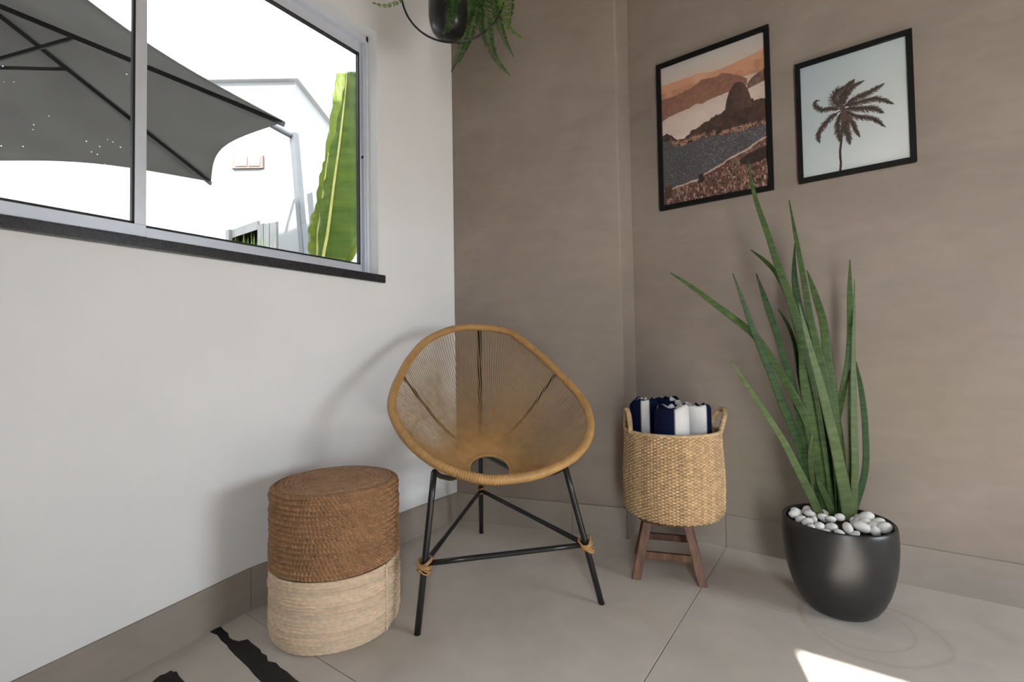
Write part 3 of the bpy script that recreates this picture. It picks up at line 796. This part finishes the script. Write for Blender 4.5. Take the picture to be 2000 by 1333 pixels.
M_pglass = glassmat('picture_glass', t_=.97)
def picture(label, x0, x1, z0, z1, img, fw=.0195, roll=0):
    t = thing('framed_picture', label, 'picture', ((x0+x1)/2, -.012, z0))
    yb_, yf = -.0005, -.024
    C_ = [(x0, z0), (x1, z0), (x1, z1), (x0, z1)]; I = [(x0+fw, z0+fw), (x1-fw, z0+fw), (x1-fw, z1-fw), (x0+fw, z1-fw)]
    for i in range(4):
        j = (i+1) % 4
        B_ = [(*C_[i],), (*C_[j],), (*I[j],), (*I[i],)]
        obj('frame_rail', MB().hexa([(x, yb_, z) for x, z in B_][::-1], [(x, yf, z) for x, z in B_][::-1]), M_blackframe, t, bevel=.0012)
    obj('backing', MB().box((x0+fw*.5, -.006, z0+fw*.5), (x1-fw*.5, -.002, z1-fw*.5)), M_palegrey, t)
    painted('print', img, x0+fw, x1-fw, z0+fw, z1-fw, -.0105, t)
    obj('glass', MB().box((x0+fw*.9, -.0145, z0+fw*.9), (x1-fw*.9, -.0125, z1-fw*.9)), M_pglass, t)
    return t
def vnoise(h, w, sc, seed, oct_=4):
    r = np.random.default_rng(seed); out = np.zeros((h, w)); amp = 1; tot = 0
    for o in range(oct_):
        n = max(2, int(sc*2**o)); m = max(2, int(sc*2**o*h/w)); g = r.random((m+2, n+2))
        yy = np.linspace(0, m, h); xx = np.linspace(0, n, w); yi = yy.astype(int); xi = xx.astype(int)
        fy = (yy-yi)[:, None]; fx = (xx-xi)[None]; fy = fy*fy*(3-2*fy); fx = fx*fx*(3-2*fx)
        a = g[np.ix_(yi, xi)]; b = g[np.ix_(yi, xi+1)]; c = g[np.ix_(yi+1, xi)]; d = g[np.ix_(yi+1, xi+1)]
        out += amp*((a*(1-fx)+b*fx)*(1-fy)+(c*(1-fx)+d*fx)*fy); tot += amp; amp *= .5
    return out/tot
def lin(im): 
    im = np.clip(im/255.0, 0, 1); return np.where(im <= .04045, im/12.92, ((im+.055)/1.055)**2.4)
def bay_print():
    w, h = 230, 342; V, U = np.meshgrid(np.linspace(0, 1, h), np.linspace(0, 1, w), indexing='ij')
    n1 = vnoise(h, w, 5, 1); n2 = vnoise(h, w, 14, 2); n3 = vnoise(h, w, 40, 3, 3); rng = np.random.default_rng(5)
    def ln(xs, ys, amp=.0, nz=n1): return np.interp(U, xs, ys)+amp*(nz-.5)
    im = np.zeros((h, w, 3)); C = lambda *c: np.array(c, float)
    t = np.clip(V/.2, 0, 1)[..., None]; im[:] = C(203,193,190)*(1-t)+C(222,196,178)*t
    def put(mask, col, soft=None):
        im[mask] = col[mask] if isinstance(col, np.ndarray) and col.ndim == 3 else col
    r1 = ln([0,.25,.5,.75,1], [.135,.125,.15,.135,.115], .05)
    haze = C(226,176,146)*(1-n1[..., None])+C(205,138,104)*n1[..., None]; put(V > r1, haze)
    r2 = ln([0,.3,.5,.8,1], [.20,.175,.20,.20,.165], .05, n2); put(V > r2, C(206,150,118)+(n2[..., None]-.5)*50)
    mist = ln([0,1], [.24,.25]); put(V > mist, C(222,196,180)+(n2[..., None]-.5)*25)
    r3 = ln([0,.15,.3,.42,.5,.56,.62,.7,.78,.84], [.235,.225,.21,.175,.178,.185,.175,.20,.235,.27], .02, n2)
    b3 = ln([0,.1,.25,.45,.65,.84], [.385,.36,.345,.335,.318,.31], .025, n2)
    rng_col = C(128,92,80)*(1-n3[..., None])+C(176,120,98)*n3[..., None]
    g = np.clip((V-r3)/.12, 0, 1)[..., None]; put((V > r3) & (V < b3) & (U < .84), (rng_col*(1-g*.15)+C(190,140,112)*g*.15))
    r4 = ln([.8,.88,1], [.34,.275,.235], .02, n2); b4 = ln([.8,1], [.345,.315], .01); put((U > .8) & (V > r4) & (V < b4), C(125,92,84)+(n3[..., None]-.5)*50)
    sea = (V > np.where(U < .84, b3, b4)) & (V > .30); put(sea, C(222,198,186)+(n1[..., None]-.5)*36+(n3[..., None]-.5)*10)
    lt = ln([0,.06,.1,.16,.24,.3,.4,.5,.6,.66,.8,.88,.95,1], [.49,.485,.51,.55,.545,.515,.49,.465,.44,.42,.41,.415,.425,.435], .02, n3)
    hill = (V > lt) & (V < .70); hc_ = C(62,44,41)*(1-n2[..., None])+C(98,68,58)*n2[..., None]; put(hill, hc_*(.75+.5*n3[..., None]))
    dome = (((U-.755)/(.115*(1-.12*np.clip((.44-V)/.17, 0, 1))))**2*.9+((.445-V)/.175)**2.0*(V < .445) < 1) & (V < .46)
    put(dome, (C(70,50,46)*(1-n3[..., None])+C(112,78,66)*n3[..., None])*(.85+.3*(U[..., None]-.65)/.2))
    sh = ln([0,.08,.12,.2,.35,.5,.62,.75,.9,1], [.53,.545,.585,.60,.585,.58,.598,.60,.60,.605], .015, n3)
    specks = (rng.random((h, w)) > .62)
    put((V > sh-.038) & (V < sh+.004) & (U > .08) & specks & (n3 > .4), C(214,164,138)); put((V > sh-.03) & (V < sh) & (U > .1) & ~specks & (n2 > .5), C(138,98,84))
    put(V > sh, C(90,85,90)*(.9+.22*n1[..., None])+(n3[..., None]-.5)*8)
    boats = (V > sh+.01) & (rng.random((h, w)) > (.975-.03*(U > .4))); put(boats, C(190,178,176))
    ct = ln([0,.1,.2,.35,.42,.5,.6,.7,.8,.9,1], [.885,.885,.87,.858,.83,.815,.785,.755,.735,.70,.675], .025, n2)
    city = V > ct; put(city, C(120,84,72)+(n2[..., None]-.5)*70)
    put((V > ct) & (V < ct+.012), C(208,182,168))
    palette = [C(205,160,136), C(176,128,108), C(88,58,52), C(60,42,40), C(228,196,176), C(150,104,90), C(120,82,74), C(196,150,132), C(76,52,48)]
    for _ in range(1100):
        cx_, cy_ = rng.integers(0, w), rng.integers(int(h*.68), h); u, v = cx_/w, cy_/h
        if v < np.interp(u, [0,.35,.5,.75,1], [.895,.865,.825,.76,.70]): continue
        sz = 1+2.2*max(0, (v-.7)/.3); bw, bh = int(rng.integers(1, 4)*sz*.7)+1, int(rng.integers(2, 5)*sz*.8)+1
        col = (palette[rng.integers(len(palette))]*.7+C(130,95,84)*.3)*rng.uniform(.8, 1.05)
        im[cy_:cy_+bh, cx_:cx_+bw] = col; im[cy_:cy_+1, cx_:cx_+bw] = np.minimum(col*1.3, 240); im[cy_:cy_+bh, cx_:cx_+1] *= .6
    park = ((U-.93)/.17)**2+((V-.79+.1*(U-.9))/.042)**2 < 1+.6*(n3-.5); put(park, C(58,44,38)*(.8+.5*n3[..., None]))
    tower = (U > .005) & (U < .085) & (V > .865) & (V < .95); put(tower, C(86,60,54)+(rng.random((h, w, 1))-.5)*50)
    tw2 = (U > .36) & (U < .41) & (V > .825) & (V < .885); put(tw2, C(52,40,38))
    return lin(im*1.04)
def palm_print():
    w, h = 250, 330; V, U = np.meshgrid(np.linspace(0, 1, h), np.linspace(0, 1, w), indexing='ij')
    rng = np.random.default_rng(8); n1 = vnoise(h, w, 3, 9)
    g = np.clip(U*.55+V*.55, 0, 1)[..., None]
    im = np.array([168,177,184.])*(1-g)+np.array([214,213,212.])*g+(n1[..., None]-.5)*8
    TL, TR, BR, BL = np.array([172,400.]), np.array([955,158.]), np.array([1010,1040.]), np.array([210,1205.])
    def uv(p):
        u, v = .5, .5; p = np.array(p, float)
        for _ in range(12):
            q = TL*(1-u)*(1-v)+TR*u*(1-v)+BR*u*v+BL*(1-u)*v
            du = (TR-TL)*(1-v)+(BR-BL)*v; dv_ = (BL-TL)*(1-u)+(BR-TR)*u
            d = np.linalg.solve(np.stack([du, dv_], 1), p-q); u += d[0]; v += d[1]
        return np.array([u*w, v*h])
    def stroke(P, r, col, op=1.0):
        Q = resample(P, max(2, int(np.sum(np.linalg.norm(np.diff(P, axis=0), axis=1))*1.6)+2))
        rr = np.interp(np.linspace(0, 1, len(Q)), np.linspace(0, 1, len(r)), r) if np.ndim(r) else np.full(len(Q), r)
        for (x, y), q in zip(Q, rr):
            x0, x1, y0, y1 = int(x-q-1), int(x+q+2), int(y-q-1), int(y+q+2)
            if x1 <= 0 or y1 <= 0 or x0 >= w or y0 >= h: continue
            x0, y0 = max(0, x0), max(0, y0); sub = im[y0:y1, x0:x1]
            yy, xx = np.mgrid[y0:y0+sub.shape[0], x0:x0+sub.shape[1]]
            a = (np.clip(q+.5-np.hypot(xx-x, yy-y), 0, 1)*op)[..., None]; sub[:] = sub*(1-a)+np.array(col)*a
    stroke(np.array([uv(p) for p in [(500,1165),(505,1080),(497,1000),(505,930),(515,800),(512,690)]]), 2.6, (62,46,42))
    fr = [([(510,680),(455,640),(440,600),(470,555),(520,530),(590,472)], 24), ([(510,675),(500,600),(540,540),(600,470)], 24), ([(510,670),(535,590),(590,520),(670,478)], 18),
          ([(515,672),(600,610),(700,565),(815,500)], 24), ([(520,670),(620,640),(760,610),(885,650)], 24), ([(520,685),(640,680),(740,680),(815,715)], 26),
          ([(520,690),(610,735),(740,755),(828,815)], 22), ([(500,688),(420,685),(350,695),(298,670),(300,635),(335,628)], 16), ([(490,705),(420,750),(345,835),(322,890),(338,938)], 24),
          ([(505,700),(475,790),(485,870),(505,930)], 26), ([(515,705),(530,800),(555,870),(572,945)], 28), ([(520,705),(585,780),(615,840),(645,890)], 18), ([(505,700),(540,760),(530,850)], 30)]
    pal = [(58,44,42), (84,62,54), (40,32,32), (104,80,66), (70,54,48)]
    for P, wd in fr:
        Q = resample(spline([uv(p) for p in P], 40), 60)
        for i in range(4, 60):
            s = i/59; T = Q[min(59, i+1)]-Q[i-1]; T /= np.linalg.norm(T)+1e-6; L_ = wd*.64*math.sin(PI*min(1, s*.9+.12))**.6
            for sg in (-1, 1):
                for _ in range(2):
                    d = np.array([-T[1], T[0]])*sg*rng.uniform(.5, 1)+T*rng.uniform(.5, 1.2)+np.array([.15, .35]); d /= np.linalg.norm(d)
                    e = Q[i]+d*L_*rng.uniform(.5, 1.15)
                    stroke(np.array([Q[i], e]), [.9, .35], pal[rng.integers(5)], .85)
        stroke(Q, [1.4, .7], (46,36,34))
    stroke(np.array([uv((500,660)), uv((520,700)), uv((530,770))]), [5, 7, 5], (88,66,56), .8)
    return lin(im*1.09)
picture('black framed print of a brown rocky bay at sunset', .990, 1.469, 1.535, 2.238, bay_print())
picture('black framed print of a single windblown palm against pale sky', 1.558, 1.926, 1.538, 2.028, palm_print(), .0175)

# ------------------------------------------------------------------ hanging planter with fern
hcen = CAM+1.97*ray(885, -16)
HOOP = 101/FPX*1.97
hang = thing('hanging_planter', 'black capsule pot hanging in a thin metal hoop near the corner', 'planter', tuple(hcen))
ta = np.arange(120)*2*PI/120
obj('hoop', MB().tube(np.array([hcen+HOOP*(np.cos(t)*HR+np.array([0, 0, 1])*np.sin(t)) for t in ta]), .0042, 8, True), M_blackmetal, hang, smooth=True)
pr_ = 38/FPX*1.97; pb = CAM+1.97*ray(876, 76); pcx = np.array([pb[0], pb[1]])
capsule = [(0, 0), (.03, .004), (.052, .016), (.068, .036), (.077, .062), (pr_, .09), (pr_, .21), (pr_-.003, .213), (pr_-.006, .21), (pr_-.006, .19), (0, .19)]
obj('pot', MB().lathe(capsule, (pcx[0], pcx[1], pb[2]), 40), M_blackmetal, hang, smooth=True)
cable_top = hcen+np.array([0, 0, HOOP])
obj('hanger_cord', MB().tube([cable_top, (cable_top[0], cable_top[1], CEIL)], .003, 8), M_blackmetal, hang)
fern = thing('hanging_fern', 'green fern with trailing feathery fronds in the hanging black pot', 'plant', (pcx[0], pcx[1], pb[2]+.19))
def frond(px, off, wmax, mat, seed, dens=46, back=0.0):
    rng = random.Random(seed); ct_ = (hcen[0], hcen[1], 0)
    P = np.array([ondepth(x, y, ct_, off+back*k/(len(px)-1)) for k, (x, y) in enumerate(px)])
    P[0] = np.array([pcx[0]+rng.uniform(-.04, .04), pcx[1]+rng.uniform(-.04, .04), pb[2]+.195])
    Q = resample(spline(P, 60), 90); b = MB(); b.tube(Q[::3], np.linspace(.0016, .0005, 30), 5)
    T = np.gradient(Q, axis=0); T /= np.linalg.norm(T, axis=1)[:, None]
    L = np.sum(np.linalg.norm(np.diff(Q, axis=0), axis=1)); n = int(L/.0088)
    for i in range(n):
        s = .16+.84*i/n; k = min(89, int(s*89)); p, t = Q[k], T[k]
        wl = wmax*(math.sin(PI*min(1, (1-s)*1.15+.03)*.5)**.9)*(.35+.65*min(1, (s-.1)*4))
        sdv = np.cross(t, HF); sdv /= np.linalg.norm(sdv)+1e-9; up = np.cross(sdv, t)
        for sg in (-1, 1):
            d = sdv*sg*.9+t*.45+up*rng.uniform(-.35, .35)+np.array([0, 0, -.12]); d /= np.linalg.norm(d)
            l = wl*rng.uniform(.8, 1.1); wv = t*.0031+up*.0012*sg; e = p+d*l
            m1, m2 = p+d*l*.35, p+d*l*.72
            b.add([p, m1-wv*.9, m1+wv*1.1, m2-wv*.7, m2+wv*.9, e, m1+up*.0012, m2+up*.0008],
                  [(0, 1, 6), (0, 6, 2), (1, 3, 7, 6), (6, 7, 4, 2), (3, 5, 7), (7, 5, 4)])
    return obj('frond', b, mat, fern)
FR = [([(876,-110),(872,-80),(876,-20),(880,25),(872,55),(858,74)], -.105, .032, 0), ([(880,-110),(886,-60),(892,-20),(888,20),(882,50),(874,66)], -.10, .028, 0),
      ([(860,-110),(820,-70),(795,-25),(777,2),(765,9),(745,11),(723,4)], -.02, .026, 1), ([(900,-110),(915,-60),(918,0),(908,60),(896,105),(880,145)], .02, .036, 0),
      ([(900,-110),(925,-50),(930,10),(920,60),(908,95),(893,127)], .04, .036, 0), ([(905,-110),(935,-60),(946,0),(950,50),(960,95),(978,128),(1000,151)], .0, .036, 0),
      ([(905,-110),(950,-70),(975,-20),(985,30),(997,58),(1022,76)], -.03, .032, 1), ([(905,-110),(945,-70),(962,-10),(975,45),(988,82),(1004,113)], .05, .034, 0),
      ([(900,-110),(935,-70),(940,-10),(938,40),(945,75),(950,95)], .06, .036, 0), ([(905,-110),(955,-80),(985,-40),(997,0),(995,40),(990,62)], .02, .034, 0),
      ([(900,-110),(930,-60),(925,-10),(918,30),(912,52)], -.05, .034, 0), ([(900,-110),(960,-90),(975,-40),(968,20),(972,60)], .08, .036, 1),
      ([(860,-110),(830,-90),(800,-60),(770,-40),(745,-20)], .05, .03, 0), ([(870,-110),(880,-130),(920,-150),(960,-120),(1000,-60),(1010,-20)], .0, .034, 0)]
for i, (px_, off, wm, mi) in enumerate(FR): frond(px_, off, wm*1.35, (M_fern, M_fern_lt)[mi], i)

# ------------------------------------------------------------------ outside, beyond the window
mb = MB(); mb.box((-45, -25, -.25), (-THK, 40, -.08)); tag(obj('garden_ground', mb, M_paving), 'pale paved garden outside the window', None, kind='structure')
mb = MB(); mb.box((-.15, -22, -.25), (30, REAR_Y-.15, -.10)); mb.box((-.15, .15, -.25), (30, 40, -.10)); mb.box((EAST_X+.15, REAR_Y-.15, -.25), (30, .15, -.10)); tag(obj('terrace_ground', mb, M_paving), 'pale terrace outside the doorways', None, kind='structure')
mb = MB(); mb.box((-9, -9.5, -.1), (2.1, -5.0, 6.4)); tag(obj('garden_sun_block', mb, M_extwhite), 'plain white block out of view, added to shade the garden', None, kind='structure')  # unseen block, added to keep the sun off the garden
UC = np.array([-2.40, -1.86]); UZ, UAP, UR = 2.50, 3.03, 1.60
A_ = onz(556, 238, UZ); a0_ = math.atan2(A_[1]-UC[1], A_[0]-UC[0])
B_pt = onz(412, 355, UZ); a1_ = math.atan2(B_pt[1]-UC[1], B_pt[0]-UC[0])
corners = []
for k in range(6):
    if k == 0: p = A_
    elif k == 1: p = B_pt
    else:
        a = a1_+(k-1)*(2*PI-(a1_-a0_))/5; p = np.array([UC[0]+UR*math.cos(a), UC[1]+UR*math.sin(a), UZ])
    corners.append(p)
apex = np.array([UC[0], UC[1], UAP])
par = thing('garden_parasol', 'large dark grey parasol with black ribs outside the window', 'parasol', (-2.3, .1, -.08))
for k in range(6):
    a, b = corners[k], corners[(k+1) % 6]; rows = []
    n = 12
    for i in range(n+1):
        s = i/n; row = []
        for j in range(n+1):
            t = j/n; e = a*(1-t)+b*t; p = apex*(1-s)+e*s
            bow = math.sin(PI*t)
            p = p+(apex-e)*np.array([1, 1, 0])*bow*.10*s*s+np.array([0, 0, 1])*(-.05*bow*math.sin(PI*s)*.6+.02*bow*s)
            row.append(p)
        rows.append(row)
    obj('canopy_panel', MB().grid(rows), M_canopy, par, smooth=True, solid=.004)
hubz = 2.62
for k in range(6):
    c = corners[k]; low = np.array([0, 0, -.022])
    obj('rib', MB().beam(apex+low, c+low*.9, .018, .03), M_rib, par)
    m_ = apex*(1-.285)+c*.285+low*1.3
    obj('strut', MB().beam(m_, np.array([UC[0], UC[1], hubz])+(c-apex)*np.array([1, 1, 0])*.04, .012, .02), M_rib, par)
obj('hub', MB().lathe([(0, hubz-.04), (.06, hubz-.04), (.07, hubz), (.06, hubz+.04), (.02, hubz+.05), (.02, UAP), (.06, UAP+.02), (0, UAP+.06)], (UC[0], UC[1], 0), 16), M_rib, par, smooth=True)
ptop = ony(574, 268, .10); pbot = ony(588, 430, .10); pd = (pbot-ptop); foot = ptop+pd*((ptop[2]+.08)/(ptop[2]-pbot[2]))
obj('post', MB().beam(ptop+np.array([0, 0, .03]), foot, .075, .055, (0, 1, 0)), M_pole, par, bevel=.008)
obj('arm', MB().tube(spline([ptop, ptop+(apex-ptop)*.15+np.array([0, 0, .03]), ptop+(apex-ptop)*.55+np.array([0, 0, .14]), apex+np.array([0, 0, .12])], 20), .026, 10), M_pole, par, smooth=True)
obj('foot_plate', MB().box((foot[0]-.35, foot[1]-.35, -.085), (foot[0]+.35, foot[1]+.35, -.05)), M_pole, par)

# garden wall, neighbouring house, boarded gate, white pillar
gz = 4.2
g1, g2 = onz(632, 308, gz), onz(282, 380, gz); gd = (g2-g1)/np.linalg.norm(g2-g1)
g0 = g1-gd*6; g3 = g2+gd*4; gn = np.array([-gd[1], gd[0], 0])
gn = gn if gn@HF > 0 else -gn
mb = MB(); mb.hexa([(*p[:2], -.1) for p in (g0, g3, g3+gn*.2, g0+gn*.2)], [(*p[:2], gz) for p in (g0, g3, g3+gn*.2, g0+gn*.2)])
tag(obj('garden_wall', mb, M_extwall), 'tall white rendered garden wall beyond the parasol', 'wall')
hs = thing('neighbour_house', 'white neighbouring house with one small window above the garden wall', 'house', tuple((g1+g2)/2+gn*3))
dH = HF@((g1+g2)/2)+2.2
h0 = hitp(400, 330, HF, dH); 
def onh(x, y, back=0): return hitp(x, y, HF, dH+back)
hl, hr = onh(-400, 200), onh(576, 160); ztop = onh(500, 160)[2]
mb = MB(); q = [hl, hr, hr+HF*3, hl+HF*3]
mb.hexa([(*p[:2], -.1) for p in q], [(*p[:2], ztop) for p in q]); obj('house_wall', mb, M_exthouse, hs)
mb = MB(); q = [hl-HF*.12, hr+HR*.12-HF*.12, hr+HR*.12+HF*3, hl+HF*3]
mb.hexa([(*p[:2], ztop) for p in q], [(*p[:2], ztop+.12) for p in q]); obj('roof_edge', mb, M_extwhite, hs)
w0, w1 = onh(452, 304, -.06), onh(513, 328, -.06)
mb = MB(); za, zb_ = min(w0[2], w1[2]), max(w0[2], w1[2]); q = [w0, w1, w1+HF*.1, w0+HF*.1]
mb.hexa([(*p[:2], za) for p in q], [(*p[:2], zb_) for p in q]); wf = obj('window', mb, M_extpink, hs)
for f0, f1 in ((.12, .5), (.56, .92)):
    a, b = w0+(w1-w0)*f0-HF*.02, w0+(w1-w0)*f1-HF*.02
    mb = MB(); q = [a, b, b+HF*.05, a+HF*.05]
    mb.hexa([(*p[:2], za+(zb_-za)*.15) for p in q], [(*p[:2], zb_-(zb_-za)*.12) for p in q]); obj('pane', mb, M_extwhite, wf)
gate = thing('garden_gate', 'weathered grey boarded gate low in the garden', 'gate', tuple(onz(490, 520, 1.2)*np.array([1, 1, 0])))
gy = .45
def gp(x, y): return ony(x, y, gy)
for x0, x1, yt in ((503, 514, 440), (515, 526, 439), (527, 540, 437)):
    a, b = gp(x0, yt), gp(x1, yt); mb = MB().box((a[0], gy, -.08), (b[0]-.006, gy+.03, a[2])); obj('board', mb, M_extgrey, gate)
for k, (yt, hgt) in enumerate(((452, .30), (468, .30), (486, .30), (504, .30))):
    a, b = gp(445, yt+2), gp(501, yt-10); mb = MB().box((a[0], gy+.01, a[2]-hgt), (b[0], gy+.04, a[2]+.02)); obj('board', mb, M_extgrey, gate)
a = gp(449, 455); obj('gate_post', MB().box((a[0]-.05, gy-.03, -.08), (a[0]+.04, gy+.05, a[2]+.03)), M_extgrey, gate)
a, b = ony(543, 399, .25), ony(612, 396, .25)
tag(obj('white_pillar', MB().box((a[0], .25, -.08), (b[0], .85, a[2])), M_extwhite, bevel=.01), 'plain white garden pillar between the gate and the banana plant', 'pillar')
def tuft(px, Y, h, n, seed, label):
    rng = random.Random(seed); c = ony(*px, Y); b = MB()
    H_ = c[2]+.08
    for _ in range(n):
        p = np.array([c[0]+rng.uniform(-.22, .22), Y+rng.uniform(-.06, .06), -.08])
        d = np.array([rng.uniform(-.10, .10), rng.uniform(-.04, .04), 1.0])*H_*rng.uniform(.86, 1.06); sdv = HR*.012
        b.add([p-sdv, p+sdv, p+d*.75+sdv*.8, p+d*.75-sdv*.8, p+d+np.array([rng.uniform(-.12, .12), 0, -.02])], [(0, 1, 2, 3), (3, 2, 4)])
    return tag(obj('grass_clump', b, M_grass), label, 'grass', kind='stuff')
tuft((480, 472), .12, .35, 160, 3, 'clump of tall bright grass in front of the grey gate')

ban = thing('banana_plant', 'broad-leaved yellow green banana plant close outside the window', 'plant', tuple(ony(650, 640, -.45)*np.array([1, 1, 0])+np.array([0, 0, -.08])))
def blade(path, Y, back, name_mat, rib=True, fold=.35, ripple=.01, seed=0, notch=()):
    rng = random.Random(seed); n = 40
    P = np.array([ony(x, y, Y+back*k/(len(path)-1)) for k, (x, y, l, r) in enumerate(path)])
    sc = np.array([np.linalg.norm(p-CAM)/FPX for p in P])
    wl = np.array([q[2] for q in path])*sc; wr = np.array([q[3] for q in path])*sc
    D = spline(np.hstack([P, wl[:, None], wr[:, None]]), n)
    rows = []; m = 7
    for i in range(n):
        p = D[i, :3]; t = D[min(n-1, i+1), :3]-D[max(0, i-1), :3]; t /= np.linalg.norm(t)
        sd = np.cross(t, -HF); sd /= np.linalg.norm(sd)
        if sd@HR < 0: sd = -sd
        row = []
        for j in range(-m, m+1):
            s = abs(j)/m; wv = D[i, 3] if j < 0 else D[i, 4]
            if any(sg*j > 0 and abs(i/(n-1)-f) < .014 for sg, f in notch): wv *= .72
            q = p+sd*(wv*s*(1 if j > 0 else -1))-HF*(-fold*wv*s*s)+t*wv*s*.15
            q = q+HF*ripple*math.sin(i*1.3+j)*s
            row.append(q)
        rows.append(row)
    obj('leaf', MB().grid(rows), name_mat, ban, smooth=True, solid=.0015)
    if rib: obj('midrib', MB().tube(D[:, :3]-HF*.006, np.linspace(.011, .003, n), 8), M_midrib, ban, smooth=True)
blade([(624,640,2,2),(630,520,12,30),(640,460,20,48),(648,400,24,64),(655,345,22,70),(664,280,16,62),(671,220,8,48),(676,175,4,30),(678,140,1,14)], -.55, .05, M_banana_dk, notch=((1,.62),(1,.47),(-1,.5),(-1,.42)), seed=1)
blade([(628,640,2,2),(636,420,14,20),(644,320,12,28),(655,230,10,28),(662,170,9,22),(666,142,8,12)], -.42, .10, M_banana, rib=False, seed=2)
blade([(640,640,3,3),(642,540,30,20),(644,500,42,44),(648,455,46,46),(652,420,40,40),(656,385,26,26),(660,355,6,8)], -.47, .03, M_banana, rib=False, fold=.2, seed=3, notch=())
blade([(622,640,2,2),(622,470,6,6),(626,430,10,14),(632,380,14,14),(638,330,10,10),(642,300,2,2)], -.50, .02, M_banana, rib=True, seed=4)
bs = ony(632, 560, -.47)
obj('stem', MB().tube([(bs[0], -.47, -.08), (bs[0], -.47, .4), (bs[0], -.47, bs[2])], [.07, .05, .03], 12), M_midrib, ban, smooth=True)
